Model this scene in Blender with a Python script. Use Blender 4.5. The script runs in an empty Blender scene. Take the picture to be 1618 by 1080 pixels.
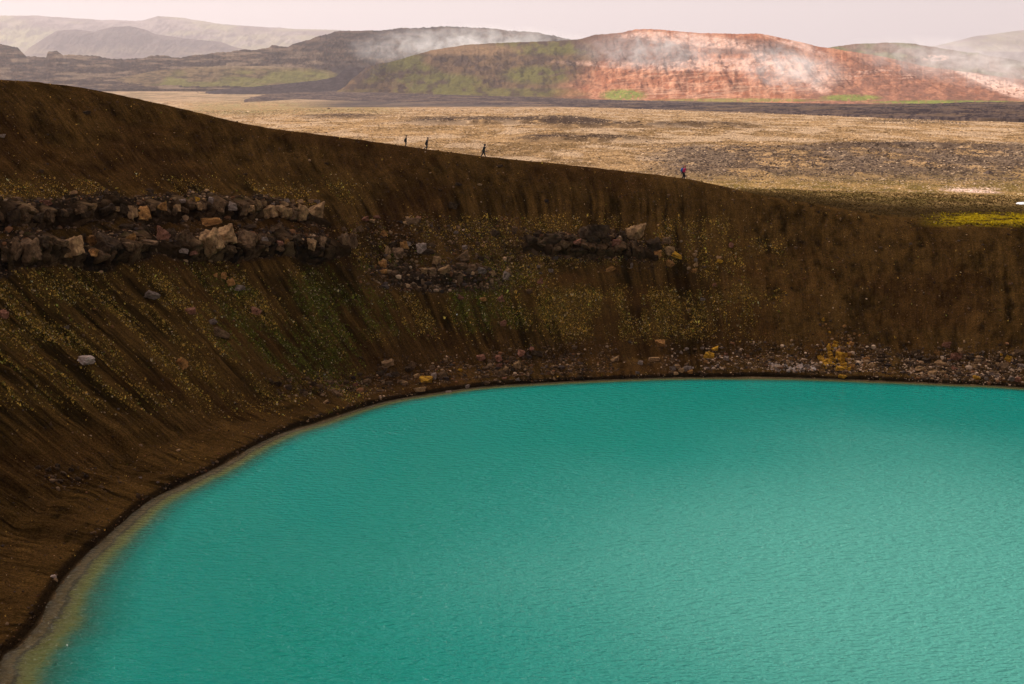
import bpy, bmesh, math, random
import numpy as np
from mathutils import Vector, Matrix
from mathutils.bvhtree import BVHTree
rng = np.random.default_rng(7); random.seed(7)
C = bpy.context.scene.collection
R_ = math.radians

# ------------------------------------------------------------------ camera model (photo pixels 1618 x 1080)
FPX, PITCH, CAMZ = 2223.0, R_(12.0), 42.0
cp, sp = math.cos(PITCH), math.sin(PITCH)
def ray(x, y):
    cx = (np.asarray(x, float)-809)/FPX; cy = -(np.asarray(y, float)-540)/FPX
    return cx, cp+cy*sp, -sp+cy*cp
def at_z(x, y, z):                       # point of the photo lying on height z
    a, b, c = ray(x, y); k = (z-CAMZ)/c
    return np.stack([a*k, b*k, np.full_like(a*k, z)], -1)
def at_d(x, y, d):                       # point of the photo at forward distance d
    a, b, c = ray(x, y); k = d/b
    return np.stack([a*k, b*k, CAMZ+c*k], -1)
def topx(P):
    x, y, z = P[..., 0], P[..., 1], P[..., 2]-CAMZ
    d = np.maximum(y*cp-z*sp, 1.0)
    return 809+FPX*x/d, 540-FPX*(y*sp+z*cp)/d

# ------------------------------------------------------------------ noise
def vnoise(x, y, seed=0):
    xi = np.floor(x).astype(np.int64); yi = np.floor(y).astype(np.int64)
    fx = x-xi; fy = y-yi; fx = fx*fx*(3-2*fx); fy = fy*fy*(3-2*fy)
    def h(a, b):
        n = (a*374761393+b*668265263+seed*1442695041) & 0x7fffffff
        n = ((n ^ (n >> 13))*1274126177) & 0x7fffffff
        return ((n ^ (n >> 16)) & 0xffff)/65535.0
    return (h(xi, yi)*(1-fx)+h(xi+1, yi)*fx)*(1-fy)+(h(xi, yi+1)*(1-fx)+h(xi+1, yi+1)*fx)*fy
def fbm(x, y, o=4, seed=0):
    a = 1.0; s = 0; t = 0
    for k in range(o):
        s = s+a*vnoise(x, y, seed+k*17); t += a; a *= .55; x = x*2.03+11.3; y = y*2.03+5.7
    return s/t                            # 0..1
def ss(x, a, b):
    u = np.clip((x-a)/(b-a), 0, 1); return u*u*(3-2*u)
def box(x, y, x0, x1, y0, y1, fx=30, fy=12):
    return ss(x, x0-fx, x0+fx)*(1-ss(x, x1-fx, x1+fx))*ss(y, y0-fy, y0+fy)*(1-ss(y, y1-fy, y1+fy))
def ell(x, y, cx, cy, rx, ry, rot=0):
    c, s = math.cos(rot), math.sin(rot)
    u = ((x-cx)*c+(y-cy)*s)/rx; v = (-(x-cx)*s+(y-cy)*c)/ry
    return np.clip(1.25-np.sqrt(u*u+v*v), 0, .5)*2
def mix(a, b, f):
    a = np.asarray(a, float); b = np.asarray(b, float)
    return a*(1-f[..., None])+b*f[..., None]

# ------------------------------------------------------------------ materials
def newmat(name):
    m = bpy.data.materials.new(name); m.use_nodes = True
    return m, m.node_tree, m.node_tree.nodes['Principled BSDF']
def nd(nt, t, props=None, **inp):
    n = nt.nodes.new(t)
    for k, v in (props or {}).items(): setattr(n, k, v)
    for k, v in inp.items():
        key = int(k[1:]) if k[0] == '_' and k[1:].isdigit() else k.replace('_', ' ')
        s = n.inputs[key]
        if isinstance(v, bpy.types.NodeSocket): nt.links.new(v, s)
        else: s.default_value = v
    return n
def mth(nt, op, a, b=0.0, clamp=False):
    n = nd(nt, 'ShaderNodeMath', {'operation': op, 'use_clamp': clamp}, _0=a, _1=b); return n.outputs[0]
def vmul(nt, col, fac):                                     # colour times scalar
    n = nd(nt, 'ShaderNodeVectorMath', {'operation': 'SCALE'}, _0=col); nt.links.new(fac, n.inputs[3]); return n.outputs[0]
def ground_mat(name, scales, contrast, bump_d, rough=.95, bump_scale=3.0, grain=None):
    m, nt, b = newmat(name)
    at = nd(nt, 'ShaderNodeAttribute', {'attribute_name': 'col'})
    geo = nd(nt, 'ShaderNodeNewGeometry').outputs['Position']
    f = None
    for sc, am in zip(scales, contrast):
        n = nd(nt, 'ShaderNodeTexNoise', None, Vector=geo, Scale=sc, Detail=3.0, Roughness=.65).outputs['Fac']
        k = mth(nt, 'ADD', mth(nt, 'MULTIPLY', mth(nt, 'SUBTRACT', n, .5), am*2.2), 1.0)
        k = mth(nt, 'MAXIMUM', k, .08)
        f = k if f is None else mth(nt, 'MULTIPLY', f, k)
    col = vmul(nt, at.outputs['Color'], f)
    nt.links.new(col, b.inputs['Base Color'])
    b.inputs['Roughness'].default_value = rough; b.inputs['Specular IOR Level'].default_value = 0
    n = nd(nt, 'ShaderNodeTexNoise', None, Vector=geo, Scale=bump_scale, Detail=5.0, Roughness=.7).outputs['Fac']
    bp = nd(nt, 'ShaderNodeBump', None, Strength=1.0, Distance=bump_d, Height=n)
    nt.links.new(bp.outputs[0], b.inputs['Normal'])
    return m
def attr_mat(name, rough=.9, attr='col', noise=0, amp=0):
    m, nt, b = newmat(name)
    at = nd(nt, 'ShaderNodeAttribute', {'attribute_name': attr})
    c = at.outputs['Color']
    if noise:
        geo = nd(nt, 'ShaderNodeNewGeometry').outputs['Position']
        n = nd(nt, 'ShaderNodeTexNoise', None, Vector=geo, Scale=noise, Detail=4.0).outputs['Fac']
        c = vmul(nt, c, mth(nt, 'ADD', mth(nt, 'MULTIPLY', n, amp*2), 1-amp))
    nt.links.new(c, b.inputs['Base Color'])
    b.inputs['Roughness'].default_value = rough; b.inputs['Specular IOR Level'].default_value = 0
    return m

# ------------------------------------------------------------------ mesh helpers
def mesh_from(name, V, F, mat, smooth=True, col=None, props=None):
    """V (n,3), F (m,k) fixed-size faces."""
    V = np.ascontiguousarray(V, np.float32); F = np.ascontiguousarray(F, np.int32)
    me = bpy.data.meshes.new(name)
    me.vertices.add(len(V)); me.vertices.foreach_set('co', V.ravel())
    k = F.shape[1]
    me.loops.add(F.size); me.loops.foreach_set('vertex_index', F.ravel())
    me.polygons.add(len(F)); me.polygons.foreach_set('loop_start', np.arange(0, F.size, k, dtype=np.int32))
    me.polygons.foreach_set('loop_total', np.full(len(F), k, np.int32))
    me.polygons.foreach_set('use_smooth', np.full(len(F), smooth, bool))
    if col is not None:
        a = me.attributes.new('col', 'FLOAT_COLOR', 'POINT')
        c4 = np.ones((len(V), 4), np.float32); c4[:, :3] = np.clip(col.reshape(-1, 3), .001, 1); a.data.foreach_set('color', c4.ravel())
    me.update(calc_edges=True); me.validate()
    me.materials.append(mat)
    o = bpy.data.objects.new(name, me); C.objects.link(o)
    for kk, v in (props or {}).items(): o[kk] = v
    return o
def grid_faces(n, m, wrap=False):
    i = np.arange(n if wrap else n-1)[:, None]; j = np.arange(m-1)[None, :]
    i2 = (i+1) % n
    return np.stack([i*m+j, i*m+j+1, i2*m+j+1, i2*m+j], -1).reshape(-1, 4)
def scatter_mesh(name, bases, P, S, rot, mat, cols, props, smooth=False, nrm=None):
    """bases: list of (verts, tris); P (n,3); S (n,3) scale; rot (n,) yaw."""
    Vs, Fs, Cs = [], [], []; off = 0
    which = rng.integers(0, len(bases), len(P))
    for k, (bv, bf) in enumerate(bases):
        q = np.where(which == k)[0]
        if not len(q): continue
        v = bv[None]*S[q][:, None, :]
        c, s = np.cos(rot[q])[:, None], np.sin(rot[q])[:, None]
        v = np.stack([v[..., 0]*c-v[..., 1]*s, v[..., 0]*s+v[..., 1]*c, v[..., 2]], -1)+P[q][:, None, :]
        nb = len(bv)
        Vs.append(v.reshape(-1, 3)); Fs.append((bf[None]+(np.arange(len(q))*nb)[:, None, None]+off).reshape(-1, 3))
        cc = np.repeat(cols[q][:, None, :], nb, 1); Cs.append(cc.reshape(-1, 3)); off += len(q)*nb
    return mesh_from(name, np.concatenate(Vs), np.concatenate(Fs), mat, smooth, np.concatenate(Cs), props)
def ico(sub):
    bm = bmesh.new(); bmesh.ops.create_icosphere(bm, subdivisions=sub, radius=1.0)
    V = np.array([v.co[:] for v in bm.verts]); F = np.array([[v.index for v in f.verts] for f in bm.faces]); bm.free()
    return V, F
def rock_shape(sub, planes, seed, rough=.06):
    r = np.random.default_rng(seed); V, F = ico(sub)
    V = V/np.linalg.norm(V, axis=1, keepdims=True)
    ax = np.vstack([np.eye(3), -np.eye(3)])+r.normal(0, .22, (6, 3))
    N = np.vstack([ax, r.normal(size=(planes-4, 3))]); N /= np.linalg.norm(N, axis=1, keepdims=True)
    d = np.concatenate([r.uniform(.60, .80, 6), r.uniform(.74, .98, planes-4)])
    dots = V@N.T
    rad = np.where(dots > .05, d/np.maximum(dots, .05), 9).min(1)
    rad = np.minimum(rad, 1.3)
    W = V*rad[:, None]
    if rough:
        W = W*(1+rough*2*(fbm(W[:, 0]*3+W[:, 2]*2.3+seed, W[:, 1]*3-W[:, 2]*1.7+seed*3, 4, seed)-.5)[:, None]*1.6)
    return W, F

# ================================================================== THE PLAIN AND CRATER GEOMETRY
KD = 1.9
def FD(d): return d if d < 800 else 800+(d-800)*KD
_t = [(1500, -31), (2200, -57), (3000, -86), (3400, -89)]
zp_d = np.array([0, 120, 227, 400, 780]+[FD(d) for d, z in _t]+[90000.]); zp_z = np.array([19.5, 19, 16.5, 9.8, -3.5]+[CAMZ+(z-CAMZ)/d*FD(d) for d, z in _t])
zp_z = np.append(zp_z, zp_z[-1])
def plain_z(x, y):
    return np.interp(np.hypot(x, y), zp_d, zp_z)

_dd = np.linspace(230, 9000, 4000); _ang = (np.interp(_dd, zp_d, zp_z)-CAMZ)/_dd; _ang = np.maximum.accumulate(_ang+np.arange(4000)*1e-9)
def d_on_plain(y):                        # forward distance at which a photo row meets the plain
    a, b, c = ray(809., y); return np.interp(c/b, _ang, _dd)
shore_px = [(0,1052),(30,1020),(60,985),(85,940),(110,905),(150,865),(200,822),(240,790),(300,760),(350,735),(400,706),(450,683),(500,668),(560,648),(620,632),(700,619),(760,611),(850,605),(950,600),(1080,596),(1200,596),(1300,598),(1400,602),(1500,606),(1618,612)]
sp_ = np.array(shore_px, float); SW = at_z(sp_[:, 0], sp_[:, 1], 0.0)[:, :2]
hidden = np.array([(84,162),(102,146),(114,118),(103,84),(66,62),(22,55),(-12,60),(-31,74)], float)
ring = np.concatenate([SW, hidden])
def closed_resample(P, step):
    n = len(P); out = []
    for i in range(n):
        p0, p1, p2, p3 = P[i-1], P[i], P[(i+1) % n], P[(i+2) % n]
        for u in np.arange(0, 1, .02):
            out.append(.5*((2*p1)+(-p0+p2)*u+(2*p0-5*p1+4*p2-p3)*u*u+(-p0+3*p1-3*p2+p3)*u**3))
    out = np.array(out); d = np.linalg.norm(np.roll(out, -1, 0)-out, axis=1); L = np.concatenate([[0], np.cumsum(d)])
    tot = L[-1]; n = int(tot/step); s = np.arange(n)*tot/n
    o2 = np.vstack([out, out[:1]])
    return np.stack([np.interp(s, L, o2[:, 0]), np.interp(s, L, o2[:, 1])], -1), s, tot
SH, S_all, S_tot = closed_resample(ring, .2)
def csmooth(a, w):
    n = len(a); k = np.exp(-.5*(np.arange(-3*w, 3*w+1)/w)**2); k /= k.sum()
    pad = np.concatenate([a[-3*w:], a, a[:3*w]])
    if a.ndim == 1: return np.convolve(pad, k, 'valid')
    return np.stack([np.convolve(pad[:, i], k, 'valid') for i in range(a.shape[1])], -1)
SHs = csmooth(SH, 50)
T_ = np.roll(SHs, -1, 0)-np.roll(SHs, 1, 0)
Nn = np.stack([-T_[:, 1], T_[:, 0]], -1); Nn /= np.linalg.norm(Nn, axis=1, keepdims=True)
cen = SH.mean(0)
if ((SH-cen)*Nn).sum(1).mean() < 0: Nn = -Nn
Nn = csmooth(Nn, 40); Nn /= np.linalg.norm(Nn, axis=1, keepdims=True)
# rim line in the photo -> height and width of the wall at every shore position
sil = np.array([(-900,118),(-300,120),(-60,122),(0,124),(50,128),(100,133),(150,140),(200,151),(250,163),(300,173),(330,181),(360,190),(400,199),(450,206),(500,212),(560,219),(640,231),(680,237),(765,248),(850,257),(950,268),(1080,283),(1120,291),(1200,312),(1300,330),(1400,350),(1500,357),(1618,361),(1900,364)], float)
idx_end = int(np.argmin(np.linalg.norm(SH-SW[-1], axis=1)))          # end of the visible shore
i_bl = 0
px0, _ = topx(np.concatenate([SH, np.zeros((len(SH), 1))], 1))
slope = .62-.08*ss(px0, 900, 1500)
T = np.full(len(SH), 45.0)
for it in range(80):
    P = np.stack([SH[:, 0]+T*Nn[:, 0], SH[:, 1]+T*Nn[:, 1], np.full(len(SH), 25.0)], -1)
    H = 42-.06*np.maximum(P[:, 1], 1)
    for k in range(4):
        P[:, 2] = H
        X, _ = topx(P); yy = np.interp(X, sil[:, 0], sil[:, 1])
        a, b, c = ray(X, yy); H = CAMZ+c/b*P[:, 1]
    T = .6*T+.4*H/slope
vis = np.zeros(len(SH), bool); vis[:idx_end] = True
Yc = SH[:, 1]+T*Nn[:, 1]
# the part of the ring beside and behind the camera
ang = np.arctan2(SH[:, 1]-cen[1], SH[:, 0]-cen[0])
good = vis & (Yc > 95) & (T > 10) & (T < 75)
Tn = np.where(good, T, np.nan); Hn = np.where(good, H, np.nan)
g = np.where(good)[0]
ctrlS = [S_all[g[0]]-S_tot*0]; 
# behind camera: wall 56 m wide and 40.3 m high
near = np.argmin(np.linalg.norm(SH-np.array([4, 56.]), axis=1)); left = np.argmin(np.linalg.norm(SH-np.array([-33, 76.]), axis=1))
right = np.argmin(np.linalg.norm(SH-np.array([114, 118.]), axis=1))
sT = np.concatenate([S_all[g], [S_all[right], S_all[near], S_all[left]]])
vT = np.concatenate([T[g], [36, 55.5, 58]]); vH = np.concatenate([H[g], [18, 40.35, 38.5]])
o = np.argsort(sT); sT, vT, vH = sT[o], vT[o], vH[o]
T = np.interp(S_all, sT, vT, period=S_tot); H = np.interp(S_all, sT, vH, period=S_tot)
T = csmooth(T, 15); H = csmooth(H, 8)

# fine columns where the picture looks, coarse elsewhere
fine = (S_all <= S_all[idx_end]+4) | (S_all > S_tot-14)
keep = fine | (np.arange(len(SH)) % 10 == 0)
K = np.where(keep)[0]
sh, nn, Tk, Hk, Sk = SH[K], Nn[K], T[K], H[K], S_all[K]
Sk = np.where(Sk > S_tot-60, Sk-S_tot, Sk)                           # continuous s over the seam
NT_in, NT_out, WOUT = 340, 90, 62.0
tt_in = np.concatenate([np.linspace(-4, 0, 14, endpoint=False), np.linspace(0, 1, NT_in)])
def t_grid():
    ti = np.linspace(0, 1, NT_in)
    cols = [np.linspace(-4, -.2, 14)[None, :].repeat(len(K), 0), ti[None, :]*(Tk[:, None]+1.5)]
    u = np.linspace(0, 1, NT_out+1)[1:]
    cols.append(Tk[:, None]+1.5+u[None, :]**1.6*(WOUT-1.5))
    return np.concatenate(cols, 1)
TG = t_grid()
SG = np.repeat(Sk[:, None], TG.shape[1], 1)
def base_height(SG, TG, X, Y):
    Tc, Hc = Tk[:, None], Hk[:, None]
    b = 7.0
    zb = .3*ss(TG, 0, .45)+.17*np.clip(TG-.4, 0, b-.4)
    zw = zb+np.clip(TG-b, 0, None)*((Hc+.35-1.42)/(Tc-b))
    zl = np.where(TG < 0, .3*TG, zw)
    pl = plain_z(X, Y)
    u = np.clip((TG-Tc)/WOUT, 0, 1)
    zo = pl+(Hc+.35-pl)*(1-u)**1.7
    zo = np.where(TG < Tc, Hc+.35+(Tc-TG)*.12, zo)
    k = 1.6
    h = np.clip(.5+.5*(zo-zl)/k, 0, 1)
    z = zo*(1-h)+zl*h-k*h*(1-h)
    return z
PX_ = sh[:, None, 0]+TG*nn[:, None, 0]; PY_ = sh[:, None, 1]+TG*nn[:, None, 1]
Z0 = base_height(SG, TG, PX_, PY_)
def make_bvh(Z, st=3):
    ci = np.arange(0, len(K), st)
    if ci[-1] != len(K)-1: ci = np.append(ci, len(K)-1)
    ri = np.arange(0, TG.shape[1], st)
    V = np.stack([PX_, PY_, Z], -1)[np.ix_(ci, ri)]
    F = grid_faces(len(ci), len(ri))
    return BVHTree.FromPolygons(V.reshape(-1, 3).tolist(), F.tolist()), ci, ri, F
def cast(bvh, x, y):
    a, b, c = ray(x, y); d = Vector((float(a), float(b), float(c))).normalized()
    loc, nrm, fi, dist = bvh.ray_cast(Vector((0, 0, CAMZ)), d)
    return loc, nrm, fi, dist
bvh0, ci0, ri0, F0 = make_bvh(Z0)
def st_of(fi, ci, ri):
    m = len(ri)-1; i = fi//m; j = fi % m
    return Sk[ci[i]], TG[ci[i], ri[j]]
def ledge(pts, amp):
    s_, t_ = [], []
    for (x, y) in pts:
        loc, nrm, fi, d = cast(bvh0, x, y)
        if loc is None: continue
        s1, t1 = st_of(fi, ci0, ri0); s_.append(s1); t_.append(t1)
    o = np.argsort(s_); return np.array(s_)[o], np.array(t_)[o], amp
LED = [ledge([(0,352),(30,348),(60,346),(110,341),(170,338),(240,342),(300,333),(360,334),(430,341),(500,348),(525,350)], 1.7),
       ledge([(0,412),(30,408),(60,402),(110,402),(170,402),(240,388),(330,398),(400,392),(480,396),(560,392)], 1.5),
       ledge([(828,388),(870,392),(940,390),(990,390),(1040,402)], 1.0),
       ledge([(600,434),(680,440),(760,440),(800,446)], .5)]
Z = Z0.copy()
ledge_mask = np.zeros_like(Z)
for k, (s_, t_, A) in enumerate(LED):
    lo, hi = s_.min(), s_.max()
    e = 4.0
    fade = ss(SG, lo-2 if k > 1 else lo-30, lo+e if k > 1 else lo-20)*(1-ss(SG, hi-e, hi+1))
    tl = np.interp(SG, s_, t_)+1.6*(fbm(SG*.35, SG*0+k, 3, 5+k)-.5)+.7*(fbm(SG*1.3, SG*0+k, 2, 9+k)-.5)
    am = A*(.35+1.2*fbm(SG*.5, SG*0+3*k, 3, 30+k))*fade
    Z += am*ss(TG, tl-.45, tl+.25)*np.exp(-np.clip(TG-tl-.2, 0, None)/4.5)
    Z -= .35*am*ss(TG, tl-2.2, tl-.3)*(1-ss(TG, tl-.4, tl+.1))
    ledge_mask = np.maximum(ledge_mask, fade*ss(TG, tl-2.2, tl-.8)*(1-ss(TG, tl+1.2, tl+2.6)))
inwall = ss(TG, 1.0, 6)*(1-ss(TG, Tk[:, None]-4, Tk[:, None]+1))
warp = SG+2.2*(fbm(TG*.07, SG*.05, 2, 71)-.5)
gul = fbm(warp*.55, TG*.03, 5, 3)
gul2 = fbm(warp*1.5, TG*.05, 3, 13)
bare_ = np.clip(ss(SG, S_all[idx_end]-85, S_all[idx_end]-60), 0, 1)
Z += inwall*((gul-.5)*1.3+(gul2-.5)*.5)*(1-.75*bare_)
Z += (1-ss(np.abs(TG), 1.2, 3))*((fbm(SG*.22, SG*0, 3, 23)-.5)*.30+(fbm(PX_*1.3, PY_*1.3, 3, 22)-.5)*.22)
Z += ss(TG, .6, 3)*(fbm(PX_*.9, PY_*.9, 4, 21)-.5)*(.16+.3*inwall)
Z += ledge_mask*(fbm(SG*1.9, TG*1.9, 3, 44)-.5)*.8
Z += (TG > .2)*(fbm(PX_*.18, PY_*.18, 3, 31)-.5)*(.25+.7*inwall)*(1-.7*ss(TG, Tk[:, None]-7, Tk[:, None]-1))
Z += -.12*ss(TG, 2.0, 2.8)*(1-ss(TG, 3.2, 4.2))+.14*(fbm(SG*.3, TG*2.2, 3, 91)-.5)*(1-ss(TG, 7, 9))*ss(TG, .5, 1)
TGo = (TG-Tk[:, None])/WOUT
Z = np.where(TGo > .985, Z-1.2*(TGo-.985)/.015, Z)
PG = np.stack([PX_, PY_, Z], -1)
PXX, PXY = topx(PG)

# ---- soil, rock and plant colours of the crater ground
def crater_colour():
    n1 = fbm(warp*.55, TG*.05, 4, 50); n2 = fbm(PX_*.12, PY_*.12, 3, 51); n3 = fbm(PX_*3.1, PY_*3.1+PG[..., 2]*2, 3, 52)
    n3b = fbm(warp*1.4, TG*.5, 4, 58)
    n4 = fbm(warp*2.6, TG*.16, 4, 59); n5 = fbm(PX_*1.3, PY_*1.3+PG[..., 2], 3, 57)
    bare = np.clip(ss(PXX, 1050, 1250)+(1-ss(PXY, 270, 330))*.8, 0, 1)
    col = mix(np.array([.016, .0088, .0028])+np.zeros(Z.shape+(3,)), [.096, .047, .0125], ss((n1*.30+n4*.45)*(1-bare)+bare*(.12*n1+.10*n5+.42*n3b+.14)+n2*(.25-.11*bare), .34, .64))
    # reddish brown areas
    red = ss(fbm(PX_*.07, PY_*.07+PG[..., 2]*.1, 3, 77), .5, .7)
    col = mix(col, [.046, .017, .006], .4*red)
    x, y = PXX, PXY
    # lower left apron and bench
    br = (1-ss(TG, 7, 14))*(1-ss(x, 500, 900))
    col = mix(col, [.070, .034, .010], .75*br*ss(fbm(SG*.25, TG*.9, 4, 80), .38, .62))
    col = mix(col, [.008, .005, .003], .85*(1-ss(TG, .6, 1.1))*ss(TG, -.3, .1))
    # strata bands
    for (cx, cy, rx, ry, w) in [(853,445,18,13,.8),(905,443,32,13,.8),(963,426,16,7,.7),(1000,470,60,14,.5),(640,370,30,12,.45),(808,362,14,26,.5),(345,350,26,10,.6),(1300,545,36,22,.55),(1250,440,70,60,.3),(1165,400,16,40,.35),(1440,545,30,20,.3),(120,700,90,26,.3)]:
        col = mix(col, [.095, .040, .011], w*ell(x, y, cx, cy, rx, ry)*ss(fbm(PX_*.6, PG[..., 2]*2.2, 3, 60), .25, .6))
    # rock of the ledges
    col = mix(col, [.030, .019, .013], ledge_mask*.7)
    col = mix(col, [.012, .008, .006], ledge_mask*ss(n3, .52, .62)*.8)
    # plants: streaks running down the slope
    st = ss(fbm(warp*.62+7, TG*.05, 4, 90)*.42+.28*fbm(warp*2.2, TG*.2, 3, 95)+.30*fbm(PX_*.16, PY_*.16+PG[..., 2]*.2, 4, 98), .41, .60)
    V = np.maximum.reduce([box(x, y, -900, 560, 425, 640, 40, 30)*.95, box(x, y, -900, 560, 285, 318, 40, 16)*.7, box(x, y, 540, 860, 410, 530, 40, 24), box(x, y, 550, 1160, 345, 415, 40, 14)*.6,
                           box(x, y, 820, 1120, 455, 535, 30, 12)*.95, box(x, y, 1100, 1235, 380, 520, 20, 30)*.55])
    V *= (1-.85*box(x, y, -50, 330, 650, 1100, 30, 20))
    veg = V*st*(1-.8*ledge_mask)
    gr = ss(fbm(PX_*.1, PY_*.1+PG[..., 2]*.08, 3, 97), .42, .6)*np.clip(box(x, y, 320, 800, 400, 600, 80, 40)+.15, 0, 1)
    vc = mix(np.array([.10, .058, .012])+np.zeros(Z.shape+(3,)), [.062, .062, .010], gr)
    sparse = ss(n3, .38, .6)
    col = mix(col, vc, .68*veg*sparse)
    # bright moss bank on the right
    mo = box(x, y, 1485, 2200, 337, 356, 45, 5)*ss(TG, Tk[:, None]-1.6, Tk[:, None])*ss(fbm(PX_*.35, PY_*.6, 4, 61), .22, .5)
    col = mix(col, [.40, .27, .010], mo*.95)
    # dry turf beyond the edge, coloured darker to deepen the cloud shadow
    flat = ss(TG, Tk[:, None]+1.0, Tk[:, None]+9)*(1-mo)*ss(x, 1000, 1300)
    tn = fbm(PX_*.5, PY_*.25, 4, 62)
    col = mix(col, mix(np.array([.075, .043, .016])+np.zeros(Z.shape+(3,)), [.042, .025, .010], ss(tn, .35, .65)), flat*.9)
    # shallow water bed
    bed = ss(-TG, -.1, .3)
    col = mix(col, [.17, .11, .055], bed)
    return col, veg, gr, flat, mo
ccol, veg, vgreen, cflat, cmoss = crater_colour()
# turf of the plain takes over at the outer edge
def plain_colour(x, y, X, Y):
    n = fbm(x*.02, y*.012, 4, 110); f = fbm(x*.25, y*.12, 4, 111)
    f2 = fbm(x*.07, y*.02, 4, 117)
    base = mix(np.array([.33, .200, .098])+np.zeros(x.shape+(3,)), [.175, .104, .048], ss(f*.6+n*.4, .42, .60))
    base = mix(base, [.44, .30, .19], ss(f2, .50, .62)*.7*(1-ss(Y, 255, 290)))
    near_ = ss(Y, 262, 292)
    base = mix(base, mix(np.array([.27, .165, .062])+np.zeros(x.shape+(3,)), [.15, .10, .030], ss(f, .35, .65)), near_*.85)
    base = mix(base, [.15, .13, .035], .6*box(X, Y, 300, 620, 160, 180, 40, 5)*ss(f2, .4, .6))
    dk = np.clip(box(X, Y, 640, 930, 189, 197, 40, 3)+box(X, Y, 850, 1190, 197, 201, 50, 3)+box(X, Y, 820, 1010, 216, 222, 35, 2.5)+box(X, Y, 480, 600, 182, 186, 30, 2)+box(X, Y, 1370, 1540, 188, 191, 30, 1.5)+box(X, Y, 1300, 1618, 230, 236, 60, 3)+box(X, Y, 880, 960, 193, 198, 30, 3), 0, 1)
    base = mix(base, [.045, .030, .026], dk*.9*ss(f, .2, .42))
    lav = np.clip(box(X, Y, 1040, 1700, 232, 280, 60, 9), 0, 1)*ss(f*.5+f2*.5, .36, .5)
    base = mix(base, [.095, .064, .048], lav*.8)
    base = mix(base, [.62, .42, .33], ell(X, Y-.04*(X-1535), 1535, 296.5, 45, 2.6))
    return base
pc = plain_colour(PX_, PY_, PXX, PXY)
ccol = mix(ccol, pc, ss(TG, Tk[:, None]+16, Tk[:, None]+34))
cmask_far = ss(TG, Tk[:, None]+16, Tk[:, None]+34)

soil = ground_mat('volcanic_soil', (4.5, 9.0), (.95, .9), .14, bump_scale=6.0)
def add_streaks(m):
    nt = m.node_tree; b = nt.nodes['Principled BSDF']
    st = nd(nt, 'ShaderNodeAttribute', {'attribute_name': 'fall_line'}).outputs['Vector']
    mp = nd(nt, 'ShaderNodeMapping', None, Vector=st, Scale=(4.2, .30, 1)).outputs[0]
    n = nd(nt, 'ShaderNodeTexNoise', None, Vector=mp, Scale=1.0, Detail=5.0, Roughness=.62).outputs['Fac']
    w = nd(nt, 'ShaderNodeSeparateXYZ', None, _0=st).outputs[2]
    f = mth(nt, 'ADD', 1.0, mth(nt, 'MULTIPLY', mth(nt, 'MULTIPLY', mth(nt, 'SUBTRACT', n, .5), 2.6), w))
    src = b.inputs['Base Color'].links[0].from_socket
    nt.links.new(vmul(nt, src, mth(nt, 'MAXIMUM', f, .15)), b.inputs['Base Color'])
    bp = b.inputs['Normal'].links[0].from_node
    nt.links.new(mth(nt, 'ADD', bp.inputs['Height'].links[0].from_socket, mth(nt, 'MULTIPLY', mth(nt, 'MULTIPLY', n, 2.0), w)), bp.inputs['Height'])
add_streaks(soil)
crater = mesh_from('crater_ground', PG.reshape(-1, 3), grid_faces(len(K), TG.shape[1], True), soil, True, ccol.reshape(-1, 3), {'kind': 'structure'})
_fl = np.stack([warp, TG, inwall*(1-ledge_mask)*(.55+.45*(1-bare_))], -1).reshape(-1, 3).astype(np.float32)
_fa = crater.data.attributes.new('fall_line', 'FLOAT_VECTOR', 'POINT'); _fa.data.foreach_set('vector', _fl.ravel())
bvh1, ci1, ri1, F1 = make_bvh(Z, 2)

# ------------------------------------------------------------------ rock ledges standing out of the wall
def worley(x, y, seed):
    xi = np.floor(x); yi = np.floor(y); F1 = np.full(x.shape, 9.); F2 = F1.copy(); ID = np.zeros(x.shape)
    def h(a, b, k): 
        v = np.sin(a*127.1+b*311.7+k*74.7+seed*13.3)*43758.5453
        return v-np.floor(v)
    for dx in (-1, 0, 1):
        for dy in (-1, 0, 1):
            cx, cy = xi+dx, yi+dy
            d = np.hypot(cx+.1+.8*h(cx, cy, 1)-x, cy+.1+.8*h(cx, cy, 2)-y); idv = h(cx, cy, 3)
            nw = d < F1
            F2 = np.where(nw, F1, np.minimum(F2, d)); ID = np.where(nw, idv, ID); F1 = np.where(nw, d, F1)
    return F1, F2, ID
NF = int((fine & (S_all <= S_all[idx_end]+4)).sum())
def surf(s_, t_):
    i = np.clip(np.interp(s_, Sk[:NF], np.arange(NF)), 0, NF-1.01)
    Tq = np.interp(i, np.arange(NF), Tk[:NF])
    j = np.clip(14+t_/(Tq+1.5)*(NT_in-1), 0, TG.shape[1]-2)
    ii, jj = np.floor(i).astype(int), np.floor(j).astype(int); fi = (i-ii)[..., None]; fj = (j-jj)[..., None]
    P = (PG[ii, jj]*(1-fi)+PG[ii+1, jj]*fi)*(1-fj)+(PG[ii, jj+1]*(1-fi)+PG[ii+1, jj+1]*fi)*fj
    return P, nn[ii]
LABS = ['long broken brown upper rock ledge crossing the left crater wall', 'dark rugged lower rock ledge running under the upper one on the left wall', 'short dark craggy rock ledge below the rim at centre right']
ledge_mat = ground_mat('ledge_rock', (3.0, 12.0), (.6, .7), .12, bump_scale=6.0)
LEDGE_V = []
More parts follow.
